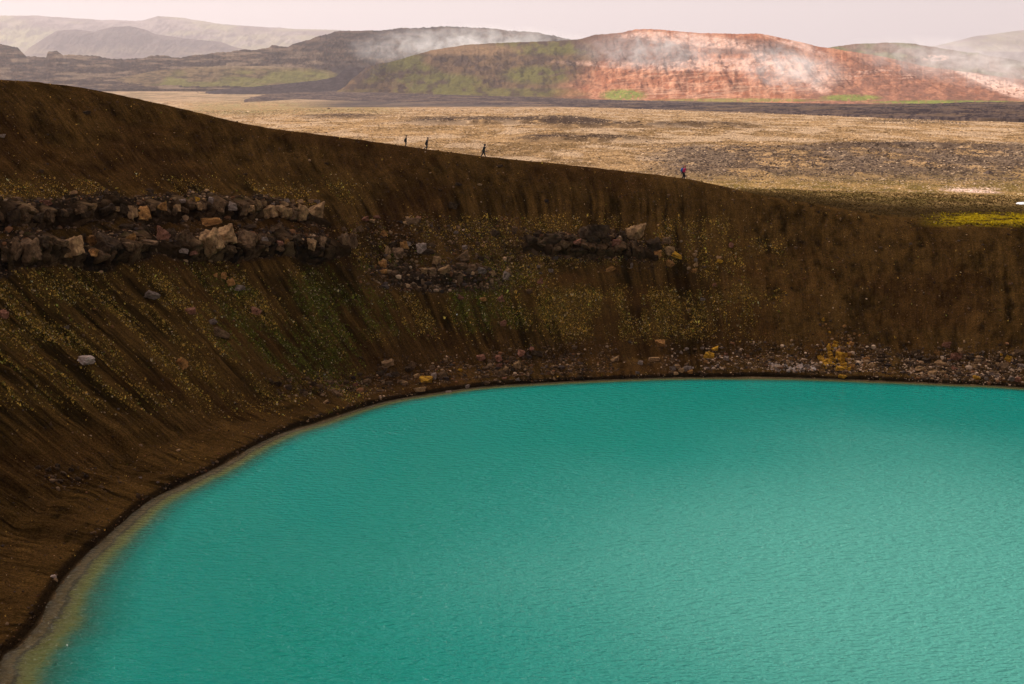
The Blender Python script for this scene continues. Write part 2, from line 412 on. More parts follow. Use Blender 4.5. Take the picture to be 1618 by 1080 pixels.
for k, (s_, t_, A) in enumerate(LED[:3]):
    lo, hi = max(s_.min(), .5), s_.max()
    n = int((hi-lo)/.09); sq = np.linspace(lo, hi, n)
    tl = np.interp(sq, s_, t_)+1.6*(fbm(sq*.35, sq*0+k, 3, 5+k)-.5)+.7*(fbm(sq*1.3, sq*0+k, 2, 9+k)-.5)
    Lp, nl = surf(sq, tl-[1.2, 1.4, .9, .6][k]); Up, _ = surf(sq, tl+[.9, 1.0, .7][k]+.9*(fbm(sq*.5, sq*0+k, 3, 71)-.5))
    M = 46; v = np.linspace(0, 1, M)[None, :, None]
    back = ss(v, .55, 1.0)
    P = Lp[:, None, :]*(1-back)+Up[:, None, :]*back
    P[..., 2] = Lp[:, None, 2]-.25+(Up[:, None, 2]-Lp[:, None, 2]+.35)*(1-(1-v[..., 0])**1.25)
    S2 = np.repeat(sq[:, None], M, 1); h = P[..., 2]
    sc_ = [.95, .72, .8, 1.1][k]
    wx = S2*sc_*1.25+1.1*(fbm(S2*.45, h*.5, 4, 61)-.5); wy = h*sc_*.62+1.3*(fbm(S2*.4, h*.6, 4, 62)-.5)
    F1, F2, ID = worley(wx, wy, 3+k); G1, G2, ID2 = worley(wx*2.7, wy*2.9, 9+k)
    pres = fbm(S2*.22, S2*0+k*7, 3, 33)*.55+fbm(S2*.8, h*.5, 3, 34)*.45
    am = ss(pres, .40, .54)*np.sin(np.pi*np.clip(v[..., 0]*.95+.03, 0, 1))**.5
    am = am*ss(S2, lo, lo+1.5)*(1-ss(S2, hi-4, hi-.5)) if lo > 1 else am*(1-ss(S2, hi-4, hi-.5))
    disp = am*(.15+.60*ID+.30*(1-F1)-.45*(1-ss(F2-F1, 0, .16))+.16*(ID2-.5)-.12*(1-ss(G2-G1, 0, .15)))*[1.0, 1.25, .95, .5][k]
    disp *= .30+1.15*ss(v[..., 0], .05, .65)
    disp += am*.35*(fbm(S2*1.4, h*1.1, 4, 37)-.5)+.14*(fbm(S2*4, h*4, 3, 35)-.5)-.38*(1-am)
    P = P-nl[:, None, :].repeat(M, 1)[..., [0, 1]].reshape(n, M, 2)[..., [0, 1]].dot(np.array([[1, 0, 0], [0, 1, 0]]))*disp[..., None]
    P[..., 2] += .25*disp*ID
    tone = ID*.7+ID2*.3
    c = mix(np.array([.018, .012, .009])+np.zeros(S2.shape+(3,)), [.120, .066, .033], ss(tone, .12, .5))
    if k != 2: c = mix(c, [.20, .115, .056], ss(tone, .62, .80)*(.9 if k == 0 else .65)*ss(S2, 8, 30))
    c = mix(c, [.012, .007, .004], (1-ss(F2-F1, .02, .12))*.7)
    c = mix(c, [.024, .013, .006], .9*(1-am))
    c = c*(.55+.9*fbm(S2*1.7, h*1.7, 4, 38))[..., None]
    c = mix(c, [.055, .045, .012], .5*ss(v[..., 0], .8, .98)*ss(fbm(S2*2, h*2, 3, 36), .45, .6))
    o = mesh_from('rock_ledge', P.reshape(-1, 3), grid_faces(n, M), ledge_mat, False, c.reshape(-1, 3), {'label': LABS[k], 'category': 'rock ledge'})
    st_ = 2; V3 = P[::st_, ::st_]; LEDGE_V.append((V3.reshape(-1, 3).tolist(), grid_faces(V3.shape[0], V3.shape[1]).tolist()))
_crater_bvh = bvh1
_ledge_bvh = [BVHTree.FromPolygons(a, b) for a, b in LEDGE_V]
# ------------------------------------------------------------------ lake
def lake():
    m, nt, b = newmat('lake_water')
    at = nd(nt, 'ShaderNodeAttribute', {'attribute_name': 'band'}).outputs['Fac']
    geo = nd(nt, 'ShaderNodeNewGeometry').outputs['Position']
    wob = nd(nt, 'ShaderNodeTexNoise', None, Vector=geo, Scale=.45, Detail=4.0).outputs['Fac']
    v = mth(nt, 'ADD', at, mth(nt, 'MULTIPLY', mth(nt, 'SUBTRACT', wob, .5), 1.1))
    fw = nd(nt, 'ShaderNodeTexNoise', None, Vector=geo, Scale=3.5, Detail=3.0).outputs['Fac']
    v = mth(nt, 'ADD', v, mth(nt, 'MULTIPLY', mth(nt, 'SUBTRACT', fw, .5), .9))
    v = mth(nt, 'DIVIDE', v, 6.0, True)
    cr = nd(nt, 'ShaderNodeValToRGB'); nt.links.new(v, cr.inputs[0])
    el = cr.color_ramp.elements
    stops = [(0, (.060,.040,.016)), (.12, (.13,.088,.032)), (.16, (.05,.042,.022)), (.20, (.13,.115,.034)), (.31, (.15,.165,.045)), (.46, (.03,.16,.10)), (.7, (.001,.275,.210)), (1, (.001,.370,.285))]
    while len(el) < len(stops): el.new(.5)
    for e, (p, c) in zip(el, stops): e.position = p; e.color = (*c, 1)
    big = nd(nt, 'ShaderNodeTexNoise', None, Vector=geo, Scale=.02, Detail=2.0).outputs['Fac']
    col = vmul(nt, cr.outputs[0], mth(nt, 'ADD', mth(nt, 'MULTIPLY', big, .3), .85))
    # wind-ruffled middle of the lake; its sky reflection is painted as paler base colour
    dv = nd(nt, 'ShaderNodeVectorMath', {'operation': 'SUBTRACT'}, _0=geo); dv.inputs[1].default_value = (40, 104, 0)
    dv = nd(nt, 'ShaderNodeVectorMath', {'operation': 'MULTIPLY'}, _0=dv.outputs[0]); dv.inputs[1].default_value = (1/54, 1/52, 0)
    ln = nd(nt, 'ShaderNodeVectorMath', {'operation': 'LENGTH'}, _0=dv.outputs[0]).outputs['Value']
    ln = mth(nt, 'ADD', ln, mth(nt, 'MULTIPLY', mth(nt, 'SUBTRACT', big, .5), .8))
    patch = nd(nt, 'ShaderNodeMapRange', {'interpolation_type': 'SMOOTHSTEP'}, Value=ln); patch.inputs[1].default_value = 1.15; patch.inputs[2].default_value = .1
    patch = patch.outputs[0]
    pm = nd(nt, 'ShaderNodeMix', {'data_type': 'RGBA'}); nt.links.new(mth(nt, 'MULTIPLY', patch, .88), pm.inputs[0]); nt.links.new(col, pm.inputs[6]); pm.inputs[7].default_value = (.19, .74, .58, 1)
    col = pm.outputs[2]
    nt.links.new(col, b.inputs['Base Color'])
    b.inputs['Roughness'].default_value = .11; b.inputs['IOR'].default_value = 1.21
    def wave(rot, sx, sy, dist, det=2.0):
        mp = nd(nt, 'ShaderNodeMapping', None, Vector=geo, Rotation=(0, 0, R_(rot)), Scale=(sx, sy, 1))
        return mth(nt, 'MULTIPLY', nd(nt, 'ShaderNodeTexNoise', None, Vector=mp.outputs[0], Scale=1.0, Detail=det, Roughness=.55).outputs['Fac'], dist)
    h = mth(nt, 'ADD', wave(12, 1.0, 2.3, 1.0), wave(-28, 1.2, 2.8, .7))
    h = mth(nt, 'ADD', h, wave(5, 4.0, 6.5, .35, 3.0))
    gust = nd(nt, 'ShaderNodeTexNoise', None, Vector=geo, Scale=.06, Detail=3.0).outputs['Fac']
    bp = nd(nt, 'ShaderNodeBump', None, Strength=1.0, Height=h); nt.links.new(mth(nt, 'ADD', mth(nt, 'MULTIPLY', gust, .14), mth(nt, 'ADD', mth(nt, 'MULTIPLY', patch, .04), .36)), bp.inputs['Distance'])
    nt.links.new(bp.outputs[0], b.inputs['Normal'])
    n = len(K); u = np.concatenate([[-1.2], np.linspace(0, 12, 60), [16, 22, 30]])
    P = np.stack([sh[:, None, 0]-u*nn[:, None, 0], sh[:, None, 1]-u*nn[:, None, 1], np.zeros((n, len(u)))], -1)
    V = P.reshape(-1, 3); F = grid_faces(n, len(u), True)
    inner = np.arange(n)*len(u)+len(u)-1
    V = np.vstack([V, [[cen[0], cen[1], 0]]])
    F3 = np.stack([inner, np.roll(inner, -1), np.full(n, len(V)-1)], -1)
    tri = np.vstack([F[:, [0, 1, 2]], F[:, [0, 2, 3]], F3])
    a_, b_, c_ = V[tri[:, 0]], V[tri[:, 1]], V[tri[:, 2]]
    nz = np.cross(b_-a_, c_-a_)[:, 2]; tri[nz < 0] = tri[nz < 0][:, ::-1]
    o = mesh_from('lake_water', V, tri, m, True, None, {'kind': 'structure'})
    # width of the shallow shelf: broad near the camera, narrow on the far side
    wid = np.interp(sh[:, 1], [60, 95, 120, 150, 165, 180], [1.4, 1.3, .9, .7, .55, .5])
    band = np.append((np.maximum(u, 0)[None, :]/wid[:, None]).ravel(), 40.)
    at = o.data.attributes.new('band', 'FLOAT', 'POINT'); at.data.foreach_set('value', band.astype(np.float32))
    return o
lake()

# ------------------------------------------------------------------ plain
turf = ground_mat('dry_turf', (.7, 3.0), (.4, .4), .25, bump_scale=1.3)
PSTEPS = [(640,930,186,197,2.6),(850,1190,195,201,2.0),(820,1010,212,222,1.5),(480,600,178,186,2.0),(1300,1700,222,236,1.2),(1040,1700,240,280,.5)]
def plain_surface(X, Y):
    Rr = np.hypot(X, Y)
    z = plain_z(X, Y)
    z = z+(fbm(X*.02, Y*.02, 4, 140)-.5)*np.clip((Rr-230)/300, 0, 1)*2.2+(fbm(X*.12, Y*.12, 3, 141)-.5)*.7
    px, py = topx(np.stack([X, Y, plain_z(X, Y)], -1)); py = np.where(Y < 50, 9999, py)
    for (x0, x1, y0, y1, h) in PSTEPS:
        m = ss(px, x0-60, x0+60)*(1-ss(px, x1-60, x1+60))*ss(py, y0-10, y0)*(1-ss(py, y1-1.2, y1+.6))
        z = z+h*m*(.5+fbm(X*.05, Y*.05, 3, 145))
    lav = np.clip(box(px, py, 1040, 1800, 232, 280, 60, 9), 0, 1)
    z = z+lav*(fbm(X*.35, Y*.35, 3, 146)-.4)*1.6*np.clip(Rr/400, .3, 1.2)
    return z
def plain():
    az = np.concatenate([np.linspace(-180, -27, 60, endpoint=False), np.linspace(-27, 27, 1100), np.linspace(27, 180, 61)[1:-1]])
    r = np.concatenate([[0.5], np.linspace(30, 190, 30, endpoint=False), 190*np.exp(np.linspace(0, math.log(45000/190), 600))])
    A, Rr = np.meshgrid(np.radians(az), r, indexing='ij')
    X, Y = Rr*np.sin(A), Rr*np.cos(A)
    z = plain_surface(X, Y)
    px, py = topx(np.stack([X, Y, plain_z(X, Y)], -1))
    # distance to the shore -> hollow below the crater
    inside = Rr < 330
    ii = np.where(inside.ravel())[0]
    Xi, Yi = X.ravel()[ii], Y.ravel()[ii]
    sub = np.arange(0, len(K), 12)
    low = np.zeros(len(ii), bool)
    for k0 in range(0, len(ii), 20000):
        dx = Xi[k0:k0+20000, None]-sh[sub, 0]; dy = Yi[k0:k0+20000, None]-sh[sub, 1]
        d = dx*dx+dy*dy; j = d.argmin(1); q = np.arange(len(j))
        tt = dx[q, j]*nn[sub[j], 0]+dy[q, j]*nn[sub[j], 1]
        dd = np.sqrt(d[q, j])
        low[k0:k0+20000] = (tt < 0) | (dd < Tk[sub[j]]+WOUT-4)
    zz = z.ravel(); zz[ii[low]] = np.minimum(zz[ii[low]]-14, -12); z = zz.reshape(z.shape)
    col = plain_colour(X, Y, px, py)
    # far lava field and lowlands
    n1 = fbm(X*.012, Y*.012, 5, 150)
    farlow = ss(Rr, FD(2300), FD(2700))
    farlow = farlow*(1-ss(py, 139, 143)*(1-ss(px, 430, 560)))
    col = mix(col, mix(np.array([.10, .07, .055])+np.zeros(X.shape+(3,)), [.05, .038, .036], ss(n1, .4, .6)), farlow)
    col = mix(col, mix(np.array([.31, .205, .125])+np.zeros(X.shape+(3,)), [.17, .12, .07], ss(fbm(px*.03, py*.9, 4, 151), .42, .6)), .8*box(px, py, 100, 560, 138, 160, 60, 5))
    V = np.stack([X, Y, z], -1)
    mesh_from('plain_ground', V.reshape(-1, 3), grid_faces(len(az), len(r), True), turf, True, col.reshape(-1, 3), {'kind': 'structure'})
    return z.min()
zmin = plain()

# ------------------------------------------------------------------ hills
hill_mat = ground_mat('hill_ground', (.018, .06), (.5, .5), 9.0, bump_scale=.045)
def hill(name, sky, base, dbase, dcrest, dback, colfn, nx=700, nv=150, bump=1.0, pw=1.0, seed=0, gully=1.0, props=None, skyjag=0, mat=None):
    sky = np.array(sky, float); base = np.array(base, float)
    x0, x1 = sky[0, 0], sky[-1, 0]
    xs = np.linspace(x0, x1, nx)
    ys = np.interp(xs, sky[:, 0], sky[:, 1]); yb = np.interp(xs, base[:, 0], base[:, 1])
    ys = ys+(fbm(xs*.05, xs*0, 4, seed+5)-.5)*skyjag*1.5+(fbm(xs*.35, xs*0, 3, seed+6)-.5)*skyjag
    ys = np.minimum(ys, yb)
    V2 = np.vectorize(FD, otypes=[float])
    if dbase is None:
        DB = d_on_plain(yb); DC = DB+np.interp(xs, *zip(*dcrest)) if isinstance(dcrest, list) else d_on_plain(yb-dcrest*(yb-ys)) if dcrest < 1 else DB+dcrest
        dbase, dcrest = 1, 1
    else: DB = None
    db = V2(np.interp(xs, *zip(*dbase)) if isinstance(dbase, list) else np.full(nx, float(dbase)))
    dc = V2(np.interp(xs, *zip(*dcrest)) if isinstance(dcrest, list) else np.full(nx, float(dcrest)))
    dback *= KD; WS = 1/KD
    if DB is not None: db, dc = DB, np.maximum(DC, DB+20)
    B = at_d(xs, yb, db); T1 = at_d(xs, ys, dc)
    v = np.linspace(0, 1, nv)[None, :]
    prof = (v**pw)
    prof = .55*prof+.45*(prof*prof*(3-2*prof))
    P = B[:, None, :]*(1-v[..., None])+T1[:, None, :]*v[..., None]
    P[..., 2] = B[:, None, 2]+(T1[:, None, 2]-B[:, None, 2])*prof
    hgt = np.clip(T1[:, 2]-B[:, 2], 0, None)[:, None]
    mid = np.sin(np.pi*v)
    P[..., 2] += mid*hgt*.16*gully*(fbm(P[..., 0]*.014*WS, P[..., 1]*.002*WS, 5, seed)-.5)*2
    P[..., 2] += mid*hgt*.06*bump*(fbm(P[..., 0]*.04*WS, P[..., 1]*.03*WS, 4, seed+1)-.5)*2
    P[..., 2] += np.sqrt(mid.clip(0))*bump*6.0*(fbm(P[..., 0]*.12*WS, P[..., 1]*.08*WS, 3, seed+2)-.5)
    # skirt below base and a rounded back
    u = np.linspace(0, 1, 14)[1:][None, :, None]
    back_end = at_d(xs, yb, dc+dback); back_end[:, 2] = np.minimum(plain_z(back_end[:, 0], back_end[:, 1]), B[:, 2])-5
    bk = T1[:, None, :]*(1-u)+back_end[:, None, :]*u
    bk[..., 2] = back_end[:, None, 2]+(T1[:, None, 2]-back_end[:, None, 2])*(1-u[..., 0]**1.6)
    sk = B[:, None, :].copy(); sk[..., 1] -= 5; sk[..., 2] = np.minimum(sk[..., 2]-8, plain_z(sk[..., 0], sk[..., 1])-4)
    Q = np.concatenate([sk, P, bk], 1)
    # close the ends by sinking
    e = 8; w = np.ones(nx); 
    px, py = topx(Q)
    col = colfn(px, py, Q)
    Q[0, :, 2] -= 40; Q[-1, :, 2] -= 40
    Q[..., 2] = np.maximum(Q[..., 2], zmin+1)
    return mesh_from(name, Q.reshape(-1, 3), grid_faces(nx, Q.shape[1]), mat or hill_mat, True, col.reshape(-1, 3), {'kind': 'structure', **(props or {})})
Zr = lambda x: np.zeros(x.shape+(3,))
def c_far(px, py, Q):
    n = fbm(px*.012, py*.06, 4, 200)
    c = mix(np.array([.12, .085, .075])+Zr(px), [.22, .19, .10], ss(n, .42, .62)); 
    c = mix(c, [.30, .28, .12], ell(px, py, 45, 60, 60, 16)*.7)
    return mix(c, [.28, .22, .2], .5*ss(fbm(px*.03, py*.25, 3, 201), .5, .65))
hill('distant_range', [(-160,30),(-60,26),(0,24),(60,24),(110,28),(160,31),(225,32),(250,25),(290,28),(350,38),(450,44),(520,47),(620,50),(760,58),(900,66)], [(-160,97),(900,97)], 15500, 19000, 3500, c_far, 500, 80, seed=300, skyjag=1.2)
def c_cone(px, py, Q):
    n = fbm(px*.05, py*.12, 4, 210)
    c = mix(np.array([.030, .024, .024])+Zr(px), [.070, .052, .045], ss(n, .4, .6))
    return mix(c, [.17, .13, .08], .75*ss(py, 66, 84)*ss(fbm(px*.02, py*.1, 3, 211), .35, .6))
hill('distant_cone', [(30,92),(45,76),(70,60),(90,48),(120,46),(150,50),(160,46),(178,42),(205,41),(232,47),(245,53),(290,60),(350,66),(370,74),(430,84),(470,94)], [(30,95),(470,96)], 12500, 14000, 1500, c_cone, 420, 90, seed=320, gully=1.5, skyjag=.8)
def c_lava(px, py, Q):
    n = fbm(px*.03, py*.3, 5, 220); n2 = fbm(px*.15, py*.8, 4, 221)
    c = mix(np.array([.014, .010, .011])+Zr(px), [.085, .054, .038], ss(n*.5+n2*.5, .40, .62))
    c = mix(c, [.20, .14, .09], .6*ss(n, .55, .68)*ss(py, 62, 90))
    c = mix(c, [.03, .023, .026], .85*ell(px, py, 560, 124, 70, 26))  # edge of the cloud shadow, painted dark onto the ridge
    return c
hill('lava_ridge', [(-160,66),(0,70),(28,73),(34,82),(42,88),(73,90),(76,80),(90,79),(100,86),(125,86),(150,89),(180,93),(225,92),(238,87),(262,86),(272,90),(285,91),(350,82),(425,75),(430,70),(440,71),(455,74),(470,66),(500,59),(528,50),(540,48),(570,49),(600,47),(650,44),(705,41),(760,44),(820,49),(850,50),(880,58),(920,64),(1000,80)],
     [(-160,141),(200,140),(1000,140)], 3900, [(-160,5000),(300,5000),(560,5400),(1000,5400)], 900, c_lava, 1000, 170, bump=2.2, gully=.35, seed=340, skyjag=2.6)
def c_green(px, py, Q):
    n = fbm(px*.02, py*.15, 4, 230); n2 = fbm(px*.12, py*.5, 3, 231)
    c = mix(np.array([.06, .042, .026])+Zr(px), [.14, .094, .05], ss(n2, .35, .65))
    g = np.clip(ell(px, py, 395, 124, 50, 14)+ell(px, py, 470, 122, 60, 12)+ell(px, py, 275, 130, 22, 14, -.6)+ell(px, py, 330, 135, 80, 6), 0, 1)
    c = mix(c, [.13, .125, .030], .7*g*ss(n, .3, .55))
    return mix(c, [.25, .18, .11], .6*(1-ss(py, 104, 109))*ss(px, 290, 330))
hill('green_hill', [(60,138),(150,129),(200,121),(250,111),(300,106),(350,104),(420,104),(480,107),(520,111),(545,120),(570,136)], [(60,141),(200,143),(570,144)], None, 560, 300, c_green, 600, 80, bump=.7, seed=360, skyjag=1.0)
def c_main(px, py, Q):
    n = fbm(px*.018, py*.05, 5, 240); n2 = fbm(px*.09, py*.14, 4, 241); n3 = fbm(px*.35, py*.45, 3, 242)
    ver = fbm(px*.22, py*.035, 4, 243)
    grassy = mix(np.array([.055, .033, .024])+Zr(px), [.12, .070, .036], ss(n2, .38, .62))
    g = np.clip(ell(px, py, 660, 118, 45, 20, .3)+ell(px, py, 850, 118, 55, 14)+ell(px, py, 700, 132, 70, 16)+ell(px, py, 860, 74, 90, 12)+ell(px, py, 620, 108, 50, 14, -.4)+.8*ell(px, py, 760, 146, 220, 7), 0, 1)
    grassy = mix(grassy, [.098, .096, .018], .8*g*ss(n*.5+n2*.5, .36, .56))
    grassy = mix(grassy, [.24, .14, .07], .7*ell(px, py, 740, 78, 80, 9))
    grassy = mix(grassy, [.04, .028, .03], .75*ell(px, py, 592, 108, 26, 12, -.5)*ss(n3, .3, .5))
    red = mix(np.array([.29, .100, .048])+Zr(px), [.44, .190, .105], ss(n2*.6+ver*.4, .38, .62))
    red = mix(red, [.24, .085, .045], .75*ss(n*.4+n3*.6, .53, .66))
    red = mix(red, [.21, .095, .062], .85*ss(px+(py-110)*1.2, 1300, 1345)*(1-.5*ss(n2, .4, .6)))
    c = mix(grassy, red, ss(px+45*(n-.5)*2-(py-110)*-.3, 880, 985)*ss(py+(px-900)*.03, 88, 100)+ss(px, 925, 1010)*(1-ss(py+(px-900)*.03, 88, 100)))
    # cloud shadow on the shoulder painted into its colour; smaller dark patches follow
    c = mix(c, [.13, .066, .050], .9*np.clip(ell(px, py, 1005, 78, 88, 26, .16), 0, 1)*ss(n3, .1, .4))
    c = mix(c, [.17, .085, .06], .8*np.clip(ell(px, py, 1195, 73, 62, 12, .10)+ell(px, py, 1150, 78, 34, 8), 0, 1))
    c = mix(c, [.09, .045, .035], .6*ell(px, py, 1215, 77, 22, 6, .2))
    c = mix(c, [.20, .10, .06], .7*ell(px, py, 1170, 139, 15, 6))
    # pale mineral ground
    w = np.clip(ell(px, py, 1105, 64, 95, 9, .1)+ell(px, py, 1240, 62, 60, 6, .35)+ell(px, py, 1040, 57, 60, 6)+.9*ell(px, py, 1160, 102, 125, 10)+ell(px, py, 1255, 108, 66, 15, .25)+.9*ell(px, py, 1290, 128, 26, 14, .7)+.6*ell(px, py, 1010, 104, 120, 5, .05), 0, 1)
    c = mix(c, [.66, .38, .28], .85*w*ss(n2*.5+n3*.15+n*.35, .32, .62))
    c = mix(c, [.74, .52, .43], .45*w*ss(fbm(px*.5+py*.4, py*.8, 3, 247), .5, .7))
    st = ss(ver, .56, .64)*box(px, py, 1040, 1260, 108, 150, 30, 8)
    c = mix(c, [.55, .30, .19], .22*st)
    lay = ss(fbm(px*.03, py*.5+.02*px, 4, 250), .56, .66)
    c = mix(c, [.62, .36, .24], .4*lay*box(px, py, 970, 1330, 100, 158, 30, 5))
    c = mix(c, [.60, .36, .27], .7*lay*box(px, py, 1330, 1530, 108, 128, 40, 5)*ss(n3, .3, .6))
    c = mix(c, [.70, .45, .35], .85*np.clip(ell(px, py, 1595, 140, 50, 11, .3)+ell(px, py, 1560, 128, 60, 6, .35), 0, 1)*ss(n3, .25, .5))
    # green foot
    g2 = np.clip(ell(px, py, 985, 150, 34, 9)+ell(px, py, 1345, 154, 44, 5)+ell(px, py, 1500, 161, 120, 3)+.7*ell(px, py, 1170, 158, 130, 3), 0, 1)
    c = mix(c, [.17, .20, .035], .9*g2*ss(n3, .2, .45))
    return c
main_sky = [(530,146),(545,138),(555,126),(565,118),(580,105),(600,100),(620,97),(650,88),(690,77),(740,70),(800,67),(860,65),(915,62),(940,55),(985,50),(1005,46),(1040,46),(1080,50),(1110,52),(1160,53),(1200,52),(1225,57),(1260,65),(1290,72),(1320,77),(1400,90),(1450,102),(1500,110),(1560,118),(1618,127),(1800,150)]
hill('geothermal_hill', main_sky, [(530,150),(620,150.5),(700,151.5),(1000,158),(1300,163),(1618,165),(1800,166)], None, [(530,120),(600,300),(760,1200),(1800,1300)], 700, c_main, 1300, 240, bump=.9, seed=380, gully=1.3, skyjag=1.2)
def c_back(px, py, Q):
    n = fbm(px*.03, py*.1, 4, 260); n2 = fbm(px*.12, py*.3, 3, 261)
    c = mix(np.array([.17, .105, .075])+Zr(px), [.15, .135, .065], ss(n, .4, .6))
    c = mix(c, [.12, .07, .055], .8*ell(px, py, 1500, 93, 60, 13, .15))
    c = mix(c, [.62, .40, .32], .8*ell(px, py, 1478, 91, 22, 5)*ss(n2, .3, .5))
    return mix(c, [.08, .06, .05], .7*ss(px, 1560, 1600)*(1-ss(py, 98, 108)))
hill('geothermal_back_ridge', [(1240,84),(1300,76),(1350,69),(1400,67),(1440,68),(1500,78),(1530,83),(1545,83),(1560,88),(1600,93),(1618,98),(1800,118)], [(1240,150),(1800,150)], 3500, 4200, 700, c_back, 500, 110, seed=400, skyjag=1.0)
hill('distant_right_range', [(1380,82),(1480,72),(1540,57),(1618,47),(1700,42),(1850,40)], [(1380,98),(1850,98)], 19000, 22500, 2500, c_far, 200, 50, seed=420, skyjag=.6)
# dark lava flow lying in front of the hills
lava_mat = ground_mat('black_lava', (.03, .14), (.5, .6), 4.0, bump_scale=.1)
def c_flow(px, py, Q):
    n = fbm(px*.05, py*.7, 4, 270); n2 = fbm(px*.3, py*1.2, 3, 271)
    c = mix(np.array([.030, .022, .025])+Zr(px), [.085, .058, .050], ss(n*.5+n2*.5, .42, .6))
    return mix(c, [.16, .10, .06], .5*ss(fbm(px*.02, py*.8, 3, 272), .56, .66))
hill('lava_flow', [(385,160),(420,150),(470,146),(530,145),(620,147),(700,150),(850,154),(1000,159),(1200,163),(1350,165),(1450,164),(1495,163),(1530,161),(1700,160)], [(385,161),(470,156),(620,161),(850,167),(1000,171),(1200,177),(1400,183),(1550,187),(1700,188)],
     None, .5, 250, c_flow, 1100, 60, bump=.5, seed=440, gully=.5, skyjag=1.4, mat=lava_mat)
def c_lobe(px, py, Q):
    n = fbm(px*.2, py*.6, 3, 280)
    return mix(np.array([.022, .017, .021])+Zr(px), [.04, .03, .034], ss(n, .4, .6))  # cloud shadow over lava, put into the near-black colour of the lobe
hill('shadowed_lava_lobe', [(306,148.5),(325,145),(360,140),(430,134),(500,127),(530,121),(545,108),(570,106),(600,112),(620,128)], [(306,148.5),(400,148.5),(500,148),(620,147)], None, 300, 60, c_lobe, 400, 50, bump=.3, seed=450, gully=.3, skyjag=.7, mat=lava_mat)

# ------------------------------------------------------------------ scattered ground cover
def sample_grid(si, tj, A):
    i = np.floor(si).astype(int); j = np.floor(tj).astype(int); fi = (si-i)[..., None]; fj = (tj-j)[..., None]
    if A.ndim == 2: fi, fj = fi[..., 0], fj[..., 0]
    return (A[i, j]*(1-fi)+A[i+1, j]*fi)*(1-fj)+(A[i, j+1]*(1-fi)+A[i+1, j+1]*fi)*fj
nvis = int((Sk[(Sk >= 0)] <= S_all[idx_end]+3).sum())
def rand_wall(n, t0i=15, t1i=14+NT_in):
    """area-uniform random positions on the wall as fractional grid indices"""
    out_i, out_j = [], []; tot = 0
    Lwid = np.linalg.norm(PG[1:nvis, t0i:t1i]-PG[:nvis-1, t0i:t1i], axis=-1)
    while tot < n:
        i = rng.uniform(0, nvis-2, n*2); j = rng.uniform(t0i, t1i-1.01, n*2)
        w = Lwid[i.astype(int), (j-t0i).astype(int)]
        k = rng.uniform(0, .75, n*2) < w
        x = sample_grid(i, j, PXX); y = sample_grid(i, j, PXY)
        k &= (x > -30) & (x < 1648) & (y < 1100)
        out_i.append(i[k]); out_j.append(j[k]); tot += k.sum()
    return np.concatenate(out_i)[:n], np.concatenate(out_j)[:n]
# grass tufts
def blade_base(nb, seed, spread=.5):
    r = np.random.default_rng(seed); V, F = [], []
    for k in range(nb):
        a = r.uniform(0, 6.28); l = r.uniform(.6, 1.1); le = r.uniform(.2, .9)*spread; w = .16
        p = np.array([math.cos(a)*.15, math.sin(a)*.15, -.05]); q = np.array([-math.sin(a), math.cos(a), 0])*w
        tip = p+np.array([math.cos(a)*le, math.sin(a)*le, l])
        V += [p-q, p+q, tip]; F.append([3*k, 3*k+1, 3*k+2])
    return np.array(V), np.array(F)
i, j = rand_wall(330000)
vg = sample_grid(i, j, veg); keepm = rng.uniform(0, 1, len(i)) < np.clip(vg*1.05+.006, 0, 1)
i, j = i[keepm], j[keepm]; vg = vg[keepm]
P = sample_grid(i, j, PG); gm = sample_grid(i, j, vgreen)
S = (rng.lognormal(-2.2, .42, len(i)))[:, None]*np.array([1.1, 1.1, 1.0])
cols = mix(np.array([.48, .28, .055])+np.zeros((len(i), 3)), [.13, .135, .018], (rng.uniform(0, 1, len(i)) < gm*.85+.08).astype(float))
pale = rng.uniform(0, 1, len(i)) < .12; cols[pale] = [.50, .36, .20]
cols *= rng.lognormal(.08, .45, len(i))[:, None]
print('tufts', len(i))
scatter_mesh('grass_tufts', [blade_base(5, k, .7) for k in range(5)], P, S, rng.uniform(0, 6.28, len(i)), attr_mat('grass_blades'), cols, {'kind': 'stuff', 'label': 'dry golden and green grass tufts in streaks down the crater wall', 'category': 'grass'})
# moss bank and turf on the flat to the right
i, j = rand_wall(60000, 14+NT_in-12, TG.shape[1]-2)
fl = sample_grid(i, j, cflat); mo = sample_grid(i, j, cmoss); far = sample_grid(i, j, cmask_far)
kk = rng.uniform(0, 1, len(i)) < np.clip(fl*.55+mo+far*.6, 0, 1)
i, j, fl, mo, far = i[kk], j[kk], fl[kk], mo[kk], far[kk]
P = sample_grid(i, j, PG)
S = rng.lognormal(-1.6, .35, len(i))[:, None]*np.array([1.3, 1.3, .7])
cols = mix(np.array([.10, .06, .020])+np.zeros((len(i), 3)), [.48, .34, .012], (rng.uniform(0, 1, len(i)) < mo).astype(float))
cols *= rng.lognormal(0, .4, len(i))[:, None]
scatter_mesh('turf_tufts', [blade_base(5, k+20, 1.0) for k in range(4)], P, S, rng.uniform(0, 6.28, len(i)), attr_mat('turf_blades'), cols, {'kind': 'stuff', 'label': 'short brown turf and yellow moss on the flat rim at right', 'category': 'grass'})
